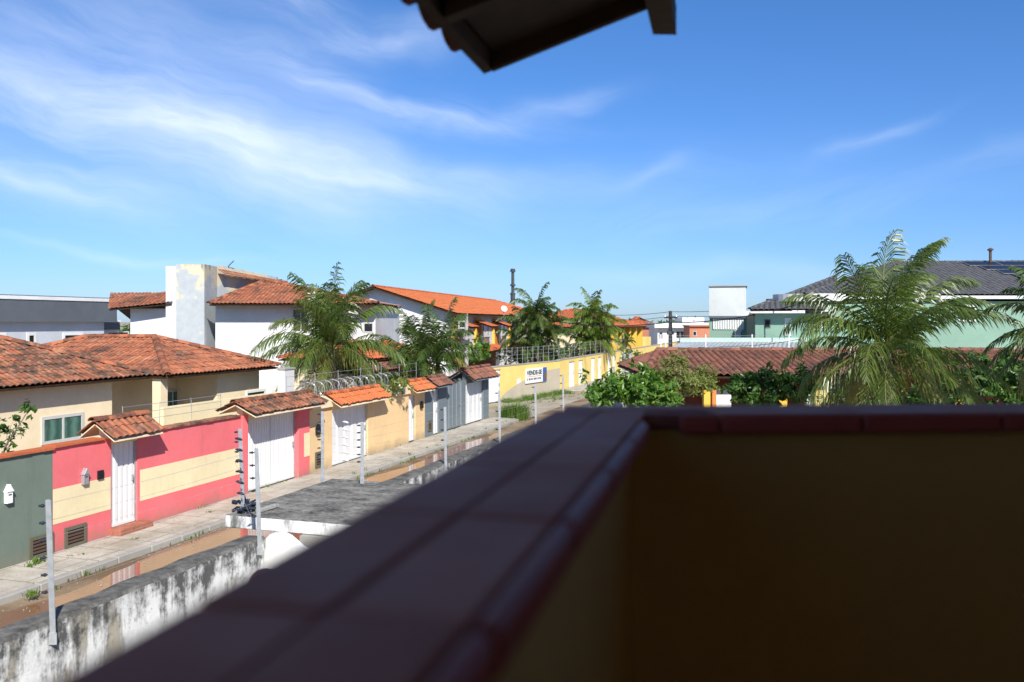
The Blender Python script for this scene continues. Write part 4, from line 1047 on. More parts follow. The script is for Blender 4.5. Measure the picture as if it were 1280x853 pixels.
# ================================================================== LONG WHITE ROW HOUSE WITH ORANGE ROOF
YD = 60.0
GD = Frame(at(571, 0, YD).x, YD, 10.3)      # a along the row, b to the left
zE, zR, W2 = Zp(392, YD), Zp(357.5, YD), 12.0
t = thing('row_house', 'long white two storey row with a fresh orange clay roof and yellow balconies', 'row house', GD.p(20, 6, 0))
hb = W2 / 2; LD = 45
A_, B_ = GD.p(0, 0, zE), GD.p(LD + 4, 0, zE); R0, R1 = GD.p(0, hb, zR), GD.p(LD - 2, hb, zR); D_, C_ = GD.p(0, W2, zE), GD.p(LD + 4, W2, zE)
rfd = tiled_roof(t, [[A_, B_, R1, R0], [C_, D_, R0, R1], [B_, C_, R1]], [(R0, R1), (B_, R1)], 'tile_new', per=.3, row=.5, sub=4)
vb = MB()
for (q0, q1) in ((A_, R0), (R0, D_)): vb.prism([q0 - V((0, 0, .15)), q1 - V((0, 0, .15)), q1 - V((0, 0, .04)), q0 - V((0, 0, .04))], GD.d(.08, 0))
vb.build('verge_board', M['wood_edge'], rfd)
m = MB(); i0 = .75; zi = lambda b: zE + (zR - zE) * (1 - abs(b - hb) / hb) - .12
m.prism([GD.p(i0, .8, 0), GD.p(i0, .8, zi(.8)), GD.p(i0, hb, zi(hb)), GD.p(i0, W2 - .8, zi(W2 - .8)), GD.p(i0, W2 - .8, 0)], GD.d(LD, 0))
m.build('wall', M['white'], t)
du, dn = GD.d(1, 0), GD.d(0, -1); eu, en = GD.d(0, -1), GD.d(-1, 0)
def dwin(px, py, w, h):
    b = GD.b_at(px, i0); q = GD.p(i0, b, 0); z = EYE - (py - HOR) / F * q.y; window(t, GD.p(i0, b, z), eu, en, w, h, .09, (), 'alu', 'dark')
dwin(456, 414, .7, .45); dwin(491, 409, .6, .5); dwin(573, 411, .7, .55)
for k in range(6):                             # units along the street face
    a0 = 1.6 + k * 7.2
    m = MB(); m.box(GD, a0, a0 + 2.3, .79, 1.9, 3.0, zE - .35); 
    m = MB(); m.box(GD, a0, a0 + 2.0, .60, .795, 2.7, zE - .3); mb_ = m.build('balcony_bay', M['deep_yellow'], t)
    z = MB(); z.box(GD, a0 + .25, a0 + 1.75, .585, .598, 3.1, 5.0); z.build('balcony_door', M['orange_wall'], mb_)
    z = MB()
    for q in range(6): z.box(GD, a0 + .1 + q * .33, a0 + .16 + q * .33, -.05, -.01, 2.75, 3.7)
    z.box(GD, a0, a0 + 2.0, -.06, .0, 3.7, 3.77); z.box(GD, a0, a0 + 2.0, -.05, .6, 2.62, 2.74); z.build('balcony_railing', M['brown_wall'], mb_)
    qq = [GD.p(a0 - .4, -.7, zE - .95), GD.p(a0 + 2.4, -.7, zE - .95), GD.p(a0 + 2.4, .7, zE - .5), GD.p(a0 - .4, .7, zE - .5)]
    tiled_roof(t, [qq], [], 'tile_mid', name='awning', per=.3, row=.5, sub=4)
    window(t, GD.p(a0 + 3.1, .8, 3.9), du, dn, .5, 1.0, .08, (), 'alu', 'dark'); window(t, GD.p(a0 + 5.0, .8, 3.9), du, dn, .5, 1.0, .08, (), 'alu', 'dark')
# porch roof at ground floor
q0 = at(594, 443, 63); PF_ = Frame(q0.x, q0.y, 10.3)
po = thing('tiled_porch', 'ground floor porch with orange tiled roof and dark red wall below the white row', 'porch', PF_.p(4, 1, 0), None)
tiled_roof(po, [[PF_.p(0, 0, q0.z), PF_.p(14, 0, q0.z), PF_.p(14, 2.6, q0.z + .75), PF_.p(0, 2.6, q0.z + .75)]], [], 'tile_mid', per=.3, row=.5, sub=4)
m = MB(); m.box(PF_, .5, 13.5, 1.2, 2.6, 0, q0.z - .06); m.build('wall', M['brown_wall'], po)
sd = thing('satellite_dish', 'white satellite dish on the orange roof edge', 'satellite dish', at(630, 392, 74))
m = MB(); c = at(630, 386.5, 74); d = V((.35, -.75, .45)).normalized(); u = d.cross(V((0, 0, 1))).normalized(); v = u.cross(d)
ring = []
for i, (rad, off) in enumerate(((.015, 0), (.10, .01), (.19, .04), (.27, .08))):
    for j in range(16): an_ = j * math.pi / 8; ring.append(tuple(c + (u * math.cos(an_) + v * math.sin(an_)) * rad + d * off))
m.raw(ring, [(i * 16 + j, i * 16 + (j + 1) % 16, i * 16 + 16 + (j + 1) % 16, i * 16 + 16 + j) for i in range(3) for j in range(16)], [(0, 0)] * 48); m.build('dish', M['lamp_white'], sd, solid=.03, smooth=True)
m = MB(); m.tube([c - d * .05, c - V((0, 0, .55))], .04, 6); m.tube([c, c + d * .4], .012, 5); m.build('arm', M['galv'], sd)
mast = thing('radio_mast', 'tall dark steel mast with collars rising behind the orange roof', 'mast', (at(641, 400, 112).x, 112, 0))
m = MB(); xx = at(641, 0, 112).x
m.tube([(xx, 112, 0), (xx, 112, 8.4), (xx, 112, 8.45), (xx, 112, 11.4)], [.34, .30, .22, .2], 10); 
for zc in (8.4, 9.5, 11.3): m.tube([(xx, 112, zc), (xx, 112, zc + .22)], .36, 10)
m.build('shaft', M['antenna'], mast)
m = MB(); m.tube([(xx, 112, 11.4), (xx, 112, 11.7)], .3, 10); m.build('head', M['antenna'], mast)

# second red roofed house in the far middle, with yellow columns
t = thing('yellow_house', 'distant house with terraced orange roofs and yellow porch columns behind the palms', 'house', at(780, 430, 84))
YF = Frame(at(745, 0, 84).x, 84, 18.12)
zE2 = Zp(405, 84)
p, e = hip(YF, -1, 15, -2.4, 7, Zp(409, 84), .30, 'a', True, True); tiled_roof(t, p, e, 'tile_mid', per=.3, row=.5, sub=4)
m = MB(); m.box(YF, -.4, 14, .2, 6.6, 0, Zp(409, 84) - .05); m.build('wall', M['cream'], t)
p, e = hip(YF, 0, 12.5, .3, 6.4, Zp(398, 84), .28, 'a', True, True); tiled_roof(t, p, e, 'tile_mid', per=.3, row=.5, sub=4, name='upper_roof')
m = MB(); m.box(YF, .6, 12, .9, 6, Zp(409, 84), Zp(398, 84) - .05); m.build('wall', M['brown_wall'], t)
for k in range(5): m = MB(); m.box(YF, -.4 + k * 3.4, .2 + k * 3.4, -2.1, -1.5, 0, Zp(409, 84) - .06); m.build('column', M['deep_yellow'], t)
m = MB(); m.box(YF, 15.2, 19, -2.2, 5, 0, Zp(425, 84)); m.build('side_wall', M['yellow'], t)

# ================================================================== YELLOW CONDOMINIUM WALL
K0 = at(588, 0, 51.5); K1 = at(700, 0, 62.6)
Ydir = Vector2 = V((K1.x - K0.x, K1.y - K0.y, 0)); ylen = Ydir.length
CF = Frame(K0.x, K0.y, math.degrees(math.atan2(Ydir.x, Ydir.y)))
DF = Frame(K1.x, K1.y, 18.6)
t = thing('condominium_wall', 'long yellow wall bending along the street, with white doors and slim fence posts', 'wall', (K1.x, K1.y, 0)); cw = t
H1 = 2.18
m = MB(); g0, g1 = CF.a_at(610, 0), CF.a_at(626, 0)
m.box(CF, 0, g0, 0, .25, 0, H1); m.box(CF, g1, ylen, 0, .25, 0, H1); m.box(CF, g0, g1, 0, .25, 2.02, H1)
dws = [(711.5, 718.5), (723.5, 729), (739, 744), (747.5, 752), (760, 763.5), (766, 769.5)]
a = 0
for (x0, x1) in dws:
    b0, b1 = DF.a_at(x0, 0), DF.a_at(x1, 0); m.box(DF, a, b0, 0, .25, 0, H1 + .05); m.box(DF, b0, b1, 0, .25, 2.0, H1 + .05); a = b1
m.box(DF, a, 75, 0, .25, 0, H1 + .05)
m.build('wall', M['yellow'], t)
gate(t, CF, g0, g1, .06, .02, 2.02, per=.4, label='wide white gate')
for (x0, x1) in dws: gate(t, DF, DF.a_at(x0, 0), DF.a_at(x1, 0), .06, .05, 2.0, per=.3, name='door')
for (x0, x1) in ((776, 782.5), (783, 790)):
    a0, a1 = DF.a_at(x0, 0), DF.a_at(x1, 0); m = MB(); n = 8
    m.prism([DF.p(a0, -.08, 0), DF.p(a1, -.08, 0)] + [DF.p(a0 + (a1 - a0) * (.5 + .5 * math.cos(math.pi * i / n)), -.08, 1.55 + .5 * math.sin(math.pi * i / n)) for i in range(n + 1)], DF.d(0, .077)); m.build('arched_gate', M['alu'], t)
m = MB(); n = 10; c0, c1 = CF.a_at(627, 0) + .02, ylen - .02      # unpainted cement foot with a curved top
m.prism([CF.p(c0, -.006, 0), CF.p(c1, -.006, 0)] + [CF.p(c1 + (c0 - c1) * i / n, -.006, .35 + 1.35 * math.sin(math.pi / 2 * (1 - i / n)) ** .8 - (.02 if i % 2 else 0)) for i in range(n + 1)], CF.d(0, .005)); m.build('cement_patch', M['bare_render'], t)
m = MB(); c0, c1 = CF.a_at(646, 0), CF.a_at(651, 0); m.box(CF, c0, c1, -.005, .01, CF.z_at(648, 481, 0), CF.z_at(648, 473.5, 0)); m.build('white_patch', M['white'], t)
m = MB(); m.box(CF, 0, ylen, -.03, .28, H1 + .003, H1 + .06); m.box(DF, 0, 75, -.03, .28, H1 + .053, H1 + .11); m.build('coping', M['concrete'], t)
tops = []
for i in range(26):
    px = 627 + i * (790 - 627) / 25
    if px < 700: q = CF.p(CF.a_at(px, .1), .1, H1 + .06)
    else: q = DF.p(DF.a_at(px, .1), .1, H1 + .1)
    m = MB(); m.tube([q, q + V((0, 0, 1.1))], .016, 6); m.build('fence_post', M['galv'], t); tops.append(q)
for zz_ in (.35, .6, .85, 1.05):
    m = MB()
    for A, B in zip(tops, tops[1:]): m.tube([A + V((0, 0, zz_)), B + V((0, 0, zz_))], .008, 4)
    m.build('fence_wire', M['galv'], t)
m = MB(); m.box(DF, .6, 20, -1.7, -.01, 0, .1)
tag(m.build('pavement', M['pave']), None, kind='structure')
# VENDE-SE sign
sb = -.09
s0, s1 = CF.a_at(657.5, sb), CF.a_at(683.5, sb); zt_, zb_ = CF.z_at(657.5, 461.5, sb), CF.z_at(657.5, 480, sb)
t = thing('sale_sign', 'white VENDE-SE board fixed to the yellow wall', 'sign', CF.p((s0 + s1) / 2, sb, zb_))
m = MB(); m.box(CF, s0, s1, sb, sb + .05, zb_, zt_); m.build('board', M['lamp_white'], t)
def text_mesh(body, size, name, mat, origin, xdir, parent, bold=.02, sx=1.0):
    cu = bpy.data.curves.new('tmp', 'FONT'); cu.body = body; cu.size = size; cu.extrude = .004; cu.offset = bold
    ob = bpy.data.objects.new('tmp', cu); COL.objects.link(ob); dg = bpy.context.evaluated_depsgraph_get()
    me = bpy.data.meshes.new_from_object(ob.evaluated_get(dg)); bpy.data.objects.remove(ob)
    x = V(xdir).normalized(); z = V((0, 0, 1)); n = x.cross(z); xs = [v.co.x for v in me.vertices]; sx = sx / (max(xs) - min(xs))
    mb = MB(); mb.raw([tuple(V(origin) + x * v.co.x * sx + z * v.co.y + n * v.co.z) for v in me.vertices], [tuple(p.vertices) for p in me.polygons], [(0, 0)] * len(me.polygons))
    return mb.build(name, mat, parent)
sw0 = s1 - s0; sh = zt_ - zb_
M['sign_ink'] = flat('sign ink', (.012, .012, .018), .5); M['sign_red'] = flat('sign red', (.5, .03, .03), .5); M['sign_blue'] = flat('sign blue', (.03, .10, .35), .5); M['sign_brown'] = flat('sign brown', (.16, .09, .05), .5)
text_mesh('VENDE-SE', sh * .42, 'lettering', M['sign_ink'], CF.p(s0 + sw0 * .04, sb - .006, zb_ + sh * .56), CF.d(1, 0), t, .014, sw0 * .72)
m = MB(); m.box(CF, s0 + sw0 * .05, s0 + sw0 * .74, sb - .004, sb + .001, zb_ + sh * .43, zb_ + sh * .46); m.build('line', M['sign_red'], t)
m = MB()
for i in range(9): x = s0 + sw0 * (.06 + i * .075); m.box(CF, x, x + sw0 * (.05 if i % 3 else .03), sb - .004, sb + .001, zb_ + sh * .2, zb_ + sh * .34)
m.build('small_print', M['sign_ink'], t)
m = MB(); m.box(CF, s0 + sw0 * .80, s1 - .01, sb - .004, sb + .001, zb_ + .01, zt_ - .01); m.build('picture', M['sign_blue'], t)
m = MB(); m.box(CF, s0 + sw0 * .86, s1 - .03, sb - .008, sb - .0045, zb_ + sh * .12, zb_ + sh * .62); m.build('picture_figure', M['sign_brown'], t)

# ================================================================== RIGHT SIDE HOUSES
# terracotta roofed bungalow behind the garden
YR = 27.5
t = thing('bungalow', 'low bungalow with a long brown red barrel tile roof and yellow porch columns', 'house', (X(1000, YR), YR + 3, 0))
zE = Zp(469.5, YR); yr = YR + 3.6; zR = Zp(439.5, yr)
A_ = V((X(806, YR), YR, zE)); B_ = V((X(1330, YR), YR, zE)); R0 = V((X(822, yr), yr, zR)); R1 = V((X(1330, yr), yr, zR))
tiled_roof(t, [[A_, B_, R1, R0], [R1 + V((0, 3.6, zE - zR)), R0 + V((-1, 3.6, zE - zR)), R0, R1], [R0 + V((-1, 3.6, zE - zR)), A_, R0]], [(R0, R1), (A_, R0)], 'tile_brown', per=.215, row=.44, amp=.07)
m = MB(); bx(m, X(815, YR + 3), X(1330, YR + 3), YR + 2.6, YR + 6.5, 0, zE - .02); m.build('wall', M['brown_wall'], t)
for (p0_, p1_, mt) in ((880, 888, 'deep_yellow'), (974, 984, 'deep_yellow'), (1019, 1036, 'yellow'), (1190, 1212, 'deep_yellow')):
    m = MB(); bx(m, X(p0_, YR + .5), X(p1_, YR + .5), YR + .5, YR + .75, 0, zE - .07); m.build('column', M[mt], t)
m = MB(); bx(m, X(889.5, YR + .6), X(894.5, YR + .6), YR + .5, YR + .9, 0, zE - .07); m.build('column', M['orange_wall'], t, label='narrow orange column')
m = MB(); bx(m, X(895, YR + .7), X(914, YR + .7), YR + .7, YR + .85, 0, Zp(486, YR + .7)); m.build('low_wall', M['white'], t)
m = MB(); bx(m, X(1008, YR + .7), X(1018, YR + .7), YR + .7, YR + .85, 0, zE - .5); m.build('door_panel', M['white'], t)
# grey sheet roof shed behind
YS = 42
t = thing('metal_roof_shed', 'long shed with a pale grey sheet roof behind the brown tile roof', 'shed', (X(905, YS), YS + 4, 0))
m = MB(); zf, zb2 = Zp(438, YS), Zp(428, YS + 7)
n = 60; x0, x1 = X(833, YS), X(1010, YS); y1_ = YS + 7; xb0, xb1 = X(850, y1_), X(1010, y1_)
for i in range(n):
    f0, f1 = i / n, (i + 1) / n; h0, h1 = (.05 if i % 2 else 0), (.05 if not i % 2 else 0)
    m.quad((x0 + (x1 - x0) * f0, YS, zf + h0), (x0 + (x1 - x0) * f1, YS, zf + h1), (xb0 + (xb1 - xb0) * f1, y1_, zb2 + h1), (xb0 + (xb1 - xb0) * f0, y1_, zb2 + h0))
m.build('roof', M['sheet_roof'], t, solid=.02)
m = MB(); bx(m, x0 + .1, x1 - .1, YS + .3, YS + .5, 0, zf - .03); m.build('wall', M['concrete'], t)
m = MB(); bx(m, xb0, xb1, y1_ + .01, y1_ + .25, 0, Zp(422.5, y1_)); m.build('parapet', M['pale_mint'], t)
pf = thing('wire_fence', 'slim pole fence standing before the grey sheet roof', 'fence', (X(900, 40), 40, 0)); tops = []
for px in (826, 832, 882, 940, 986): q = V((X(px, 40), 40, 0)); m = MB(); m.tube([q, V((q.x, 40, Zp(418, 40)))], .03, 6); m.build('post', M['white_post'], pf); tops.append(V((q.x, 40, 0)))
for zz_ in (Zp(420, 40), Zp(424, 40), Zp(429, 40), Zp(434, 40)):
    m = MB(); m.tube([V((tops[0].x, 40, zz_)), V((tops[-1].x, 40, zz_))], .007, 4); m.build('wire', M['galv'], pf)
# white cube tower over green wall
YT = 56
t = thing('tower_house', 'green house carrying a plain white box shaped water tower with a trellis below', 'house', (X(908, YT), YT + 3, 0))
TF = Frame(X(886.5, YT), YT, 14.5); tw = 2.27
m = MB(); m.box(TF, 0, 4, -tw, 0, Zp(396, YT) + .003, Zp(358.5, YT)); m.build('water_tower', M['off_white'], t)
m = MB(); m.box(TF, -.1, 4.1, -tw - .08, .06, Zp(358.5, YT) + .003, Zp(357, YT)); m.build('tower_lid', M['concrete'], t)
m = MB(); m.box(TF, .15, 5, -tw - .02, -.02, 0, Zp(396, YT)); m.build('wall', M['mint'], t)
m = MB(); m.box(TF, -.06, .14, -tw - .03, .03, Zp(396, YT) - .1, Zp(395.2, YT)); m.build('ledge', M['dark_grey'], t)
tr = MB(); za, zb3 = Zp(411.5, YT), Zp(399, YT)
for i in range(13): b_ = -.28 - 1.8 * i / 12; tr.box(TF, .06, .10, b_ - .03, b_ + .03, za, zb3)
for i in range(6): z = za + (zb3 - za) * i / 5; tr.box(TF, .105, .14, -2.1, -.26, z - .03, z + .03)
tr.build('trellis', M['lamp_white'], t)
m = MB(); bx(m, X(917, YT), X(923.5, YT), YT - .5, YT + .0, 0, Zp(414.5, YT)); bx(m, X(916, YT), X(924.5, YT), YT - .6, YT + .04, Zp(414.5, YT) + .003, Zp(413, YT)); m.build('chimney_box', M['white'], t)
m = MB(); bx(m, X(931.5, YT), X(943, YT), YT - .3, YT + 2, 0, Zp(396, YT)); m.build('cream_pier', M['cream'], t)
m = MB(); bx(m, X(931, YT), X(947, YT), YT + .2, YT + 3, Zp(396, YT) + .003, Zp(389, YT)); m.build('parapet', M['white'], t)
# mint house with dark hip roofs
YG = 50
t = thing('mint_house', 'large mint green house with dark tile hip roofs and white fascias on the right', 'house', (X(1120, YG), YG + 7, 0))
MF = Frame(X(938, YG - .8), YG - .8, 16)
m = MB(); m.box(MF, .7, 8, -3.2, -.25, 0, Zp(392, YG)); m.build('wall', M['mint'], t)
m = MB(); cx_, rad = X(1010, YG + 1.2), 1.7
pts = [(cx_ + math.cos(math.radians(a)) * rad, YG + 1.2 + math.sin(math.radians(a)) * rad, 0) for a in range(180, 271, 10)]
m.prism(pts + [(X(1420, YG), YG + 1.2 - rad, 0), (X(1420, YG), YG + 12, 0), (X(990, YG + 12), YG + 12, 0)], (0, 0, Zp(377, YG))); m.build('wall', M['mint'], t)
pts2 = [(cx_ + math.cos(math.radians(a)) * (rad + .35), YG + 1.2 + math.sin(math.radians(a)) * (rad + .35), Zp(377, YG) + .004) for a in range(180, 271, 10)]
xk, yk, zk = X(1050, YG), YG + 1.2 - rad - .35, Zp(377, YG) + .004
m = MB(); m.prism(pts2 + [(xk, yk, zk), (xk, YG + 12, zk), (X(986, YG + 12), YG + 12, zk)], (0, 0, .42)); m.build('fascia', M['white'], t)
m = MB(); bx(m, xk + .002, X(1420, YG), yk + .01, YG + 12, zk + .12, zk + .30); m.build('fascia', M['off_white'], t)
m = MB(); m.box(MF, 0, 8.3, -2.9, 0, Zp(392, YG) + .004, Zp(388.5, YG)); m.build('fascia', M['white'], t)
zw = Zp(388, YG) + .02
A_, B_, D_ = MF.p(-.05, .03, zw), MF.p(-.05, -3.9, zw), MF.p(8, .03, zw)
R0 = at(1047, 345.5, YG + 6.5)
tiled_roof(t, [[A_, B_, R0], [D_, A_, R0]], [(A_, R0)], 'dark_tile', name='wing_roof', per=.3, row=.5, sub=4)
zm = Zp(369, YG)
A_, B_ = V((X(1000, YG), YG - .8, zm)), V((X(1440, YG), YG - .8, zm)); R0 = V((X(1118, YG + 7), YG + 7, Zp(329, YG + 7))); R1 = V((X(1440, YG + 7), YG + 7, Zp(327.5, YG + 7))); RM = V((X(1072, YG + 4), YG + 4.3, Zp(341, YG + 4.3)))
D_ = V((X(1004, YG + 15), YG + 15, zm)); C_ = V((B_.x, YG + 15, zm))
tiled_roof(t, [[A_, B_, R1, R0], [D_, A_, R0], [C_, D_, R0, R1]], [(A_, R0), (R0, R1)], 'dark_tile', per=.3, row=.5, sub=4)
mu, mn = MF.d(0, -1), MF.d(-1, 0)
b_ = MF.b_at(955.5, .7); window(t, MF.p(.7, b_, Zp(410, YG)), mu, mn, .33, .48, .05, (), 'dark_grey', 'dark'); b_ = MF.b_at(981, .7); window(t, MF.p(.7, b_, Zp(420, YG)), mu, mn, .35, 1.0, .05, (), 'white', 'pale_mint', name='door')
window(t, (X(1013, YG), YG - .505, Zp(410, YG)), ptu, ptn, .9, 1.0, .08, (.5,), 'white', 'glass')
for px in (1192,): window(t, (X(px, YG), YG - .505, Zp(402, YG)), ptu, ptn, 1.0, .9, .08, (.5,), 'white', 'glass')
m = MB(); c = at(1238, 326, YG + 6.5); m.tube([c - V((0, 0, .3)), c + V((0, 0, .65))], .09, 8); m.tube([c + V((0, 0, .65)), c + V((0, 0, .72))], .19, 8); m.tube([c + V((0, 0, .72)), c + V((0, 0, .82))], [.2, .05], 8); m.build('chimney_pipe', M['pipe_rust'], t)
m = MB(); c = at(968, 378, YG + 1.6); bx(m, c.x - .35, c.x + .35, c.y, c.y + .5, c.z - .6, c.z + .2); m.build('roof_vent', M['dark_grey'], t)
# solar panels lying on the main roof plane
e = (B_ - A_).normalized(); nrm = e.cross(R0 - A_).normalized(); nrm = nrm if nrm.z > 0 else -nrm; up = nrm.cross(e); up = up if up.z > 0 else -up
k = 0
desc = ['top left', 'top middle', 'top right', 'second row left', 'second row middle', 'second row right', 'third row left', 'third row middle', 'third row right', 'bottom row left', 'bottom row middle', 'bottom row right']
slope_len = (R0 - A_).dot(up)
for r_i in range(4):
    for c_i in range(3):
        top_w = slope_len - .35 - r_i * 1.12
        lead = X(1203, YG + 6.5) - A_.x + r_i * .48
        o_ = A_ + e * (lead + c_i * 2.15) + up * (top_w - 1.08) + nrm * .14
        s = thing('solar_panel', 'dark solar panel on the mint house roof, %s of the grid' % desc[k], 'solar panel', o_, 'solar panels on the mint house roof'); k += 1
        m = MB(); m.obox(o_, e * 2.1, up * 1.06, nrm * .035)
        m.build('frame', M['galv'], s); m = MB(); m.obox(o_ + e * .03 + up * .03 + nrm * .036, e * 2.04, up * 1.0, nrm * .006); m.build('cells', M['solar'], s)

# white modern houses in the far middle
YW = 126
t = thing('white_modern_house', 'distant flat roofed white house with a dark glazed opening beside the utility pole', 'house', (X(846, YW), YW + 3, 0))
m = MB(); bx(m, X(822, YW), X(876, YW), YW, YW + 8, 0, Zp(410, YW)); m.build('wall', M['white'], t)
m = MB(); bx(m, X(817, YW), X(884, YW), YW - .9, YW + 8.2, Zp(410, YW) + .003, Zp(404, YW)); m.build('roof_slab', M['white'], t)
m = MB(); bx(m, X(858, YW), X(886, YW), YW + 3, YW + 9, Zp(404, YW) + .003, Zp(397, YW)); m.build('upper_storey', M['white'], t)
window(t, (X(845, YW), YW, Zp(423, YW)), ptu, ptn, 1.15, 1.0, .06, (.5,), 'alu', 'glass'); window(t, (X(824, YW), YW, Zp(424, YW)), ptu, ptn, .5, 1.0, .06, (), 'alu', 'glass')
window(t, (X(866, YW + 3), YW + 3, Zp(401.5, YW + 3)), ptu, ptn, .35, .18, .04, (), 'alu', 'dark')
t = thing('brick_house', 'small salmon brick house between the white house and the tower', 'house', (X(871, 116), 117, 0))
m = MB(); bx(m, X(862, 116), X(889, 116), 116, 120, 0, Zp(408.5, 116)); m.build('wall', M['brick_paint'], t)
m = MB(); bx(m, X(861, 116), X(890, 116), 115.7, 120.2, Zp(408.5, 116) + .003, Zp(406.8, 116)); m.build('roof_slab', M['red_brick'], t)
window(t, (X(866, 116), 116, Zp(420, 116)), ptu, ptn, .5, .6, .06, (), 'alu', 'dark')
t = thing('red_roof_house', 'tiny far house with an orange roof just left of the white flat roofed house', 'house', (X(806, 140), 142, 0))
FR = Frame(X(803, 140), 140, 18); p, e = hip(FR, 0, 8, -2, 5, Zp(409, 140), .4, 'b', True, True); tiled_roof(t, p, e, 'tile_mid', per=.4, row=.6, sub=4)
m = MB(); m.box(FR, .4, 7.6, -1.6, 4.6, 0, Zp(409, 140) - .05); m.build('wall', M['brick_paint'], t)

# ================================================================== POLES AND CABLES
def utility_pole(label, px, ytop, y, r=.13, arm=True, mat='pole_concrete'):
    zt = Zp(ytop, y); t = thing('utility_pole', label, 'utility pole', (X(px, y), y, 0), 'utility poles')
    m = MB(); m.tube([(X(px, y), y, 0), (X(px, y), y, zt)], [r * 1.25, r * .8], 10); m.build('pole', M[mat], t)
    if arm:
        m = MB(); bx(m, X(px, y) - .45, X(px, y) + .45, y - .16, y - .08, zt - .5, zt - .4); m.build('crossarm', M['wood'], t)
        for q in (-.38, .38): m = MB(); m.tube([(X(px, y) + q, y - .12, zt - .4), (X(px, y) + q, y - .12, zt - .25)], [.05, .03], 8); m.build('insulator', M['lamp_white'], t)
    m = MB(); bx(m, X(px, y) - r * 1.5, X(px, y) + r * 1.5, y - r * 1.9, y + r * 1.4, zt - 1.6, zt - 1.38); m.build('clamp', M['antenna'], t)
    return V((X(px, y), y, zt))
pA = utility_pole('dark utility pole among the cables beside the distant white house', 838, 389, 60, .14, True, 'antenna')
pB = utility_pole('pale concrete pole behind the slate grey wall', 583, 392.5, 47, .11, False)
def cable(label, pts, sag, r=.018):
    t = thing('overhead_cable', label, 'cable', V(pts[0]), 'overhead cables'); m = MB()
    for A, B in zip(pts, pts[1:]):
        A, B = V(A), V(B); m.tube([A.lerp(B, i / 14) - V((0, 0, sag * 4 * (i / 14) * (1 - i / 14))) for i in range(15)], r, 5)
    m.build('strand', M['cable'], t)
cable('thick dark cable sweeping from the palms past the pole to the mint house', [at(690, 401, 72), pA - V((0, 0, .75)), at(1010, 377, 46), at(1180, 360, 40)], .35, .035)
cable('thin upper cable crossing the sky behind the dark pole', [at(735, 392, 80), pA - V((0, 0, .05)), at(1000, 378, 60)], .2, .018)
cable('thin lower cable crossing behind the dark pole', [at(760, 398, 84), pA - V((0, 0, .35)), at(940, 389, 66)], .2, .018)
cable('thin cable sagging in front of the grey sheet roof', [at(823, 436, 41), at(905, 433, 41), at(1000, 424, 41)], .1, .014)
cable('thin cable stretched from the pale concrete pole to the row house gable', [pB - V((0, 0, .3)), at(452, 388, 55)], .25, .016)

# ================================================================== PALMS, TREES, SHRUBS
b = ST.p(ST.a_at(414, 2.6), 2.6); palm('coconut_palm', 'full coconut palm arching over the peach wall and razor wire', (b.x, b.y, 0), 3.75, .2, 29, 3.75, 21, 'palm_leaf', (.0, 0, 0), width=.05, pairs=60, droop=1.12, emin=-14, emax=87, lflen=.74, kexp=1.0, spread=.75)
b = at(532, 440, 42); palm('areca_palm', 'bushy dark palm with yellowing fronds behind the small clay roofs', (b.x, b.y, 0), 3.2, .12, 14, 2.9, 33, 'palm_dark', trunks=[(-.5, 0, 3.2), (.6, .4, 3.6), (.1, -.3, 2.6)], width=.055, pairs=46, droop=.9, emin=-15, emax=82, lflen=.75)
b = at(672, 430, 66); palm('areca_palm', 'dark dense palm cluster behind the yellow wall, left of the brighter palm', (b.x, b.y, 0), 4.6, .14, 15, 2.6, 44, 'palm_dark', trunks=[(-.2, 0, 5.7), (-1.3, .5, 3.6), (.7, -.3, 3.6), (.0, -.6, 2.7), (-.8, -.4, 4.4), (.3, .2, 4.6)], width=.075, pairs=36, droop=1.1, emin=-30, emax=82, lflen=.75)
b = at(741, 430, 77); palm('areca_palm', 'lighter feathery palm with orange lower fronds behind the yellow wall', (b.x, b.y, 0), 4.8, .14, 15, 2.9, 57, 'palm_light', trunks=[(0, 0, 5.6), (-.6, .3, 4.4), (.9, 0, 4.4), (.2, -.5, 3.2), (-.8, .5, 3.0)], width=.08, pairs=36, droop=1.0, emin=-25, emax=84, lflen=.75)
b = at(772, 430, 86); palm('areca_palm', 'low dark palm beside the yellow porch columns', (b.x, b.y, 0), 2.6, .13, 12, 1.5, 61, 'palm_dark', trunks=[(-1, 0, 3.2), (.8, 0, 3.0), (-2.8, 0, 2.8)], width=.08, pairs=26, droop=1.0, emin=-25, emax=78)
b = at(1110, 440, 20.5); palm('coconut_palm', 'large windblown coconut palm before the bungalow on the right', (b.x, b.y, 0), Zp(444, 20.5), .15, 36, 3.1, 72, 'palm_leaf', (.06, .0, .012), width=.036, pairs=66, droop=1.15, emin=-38, emax=84, lflen=.72, kexp=1.1, spread=.7)
b = at(1336, 430, 17.5); palm('coconut_palm', 'dark coconut palm cut by the right edge of the photo', (b.x, b.y, 0), Zp(420, 17.5), .14, 34, 2.0, 83, 'palm_dark', (.0, 0, 0), width=.04, pairs=44, droop=1.0, emin=-50, emax=80)

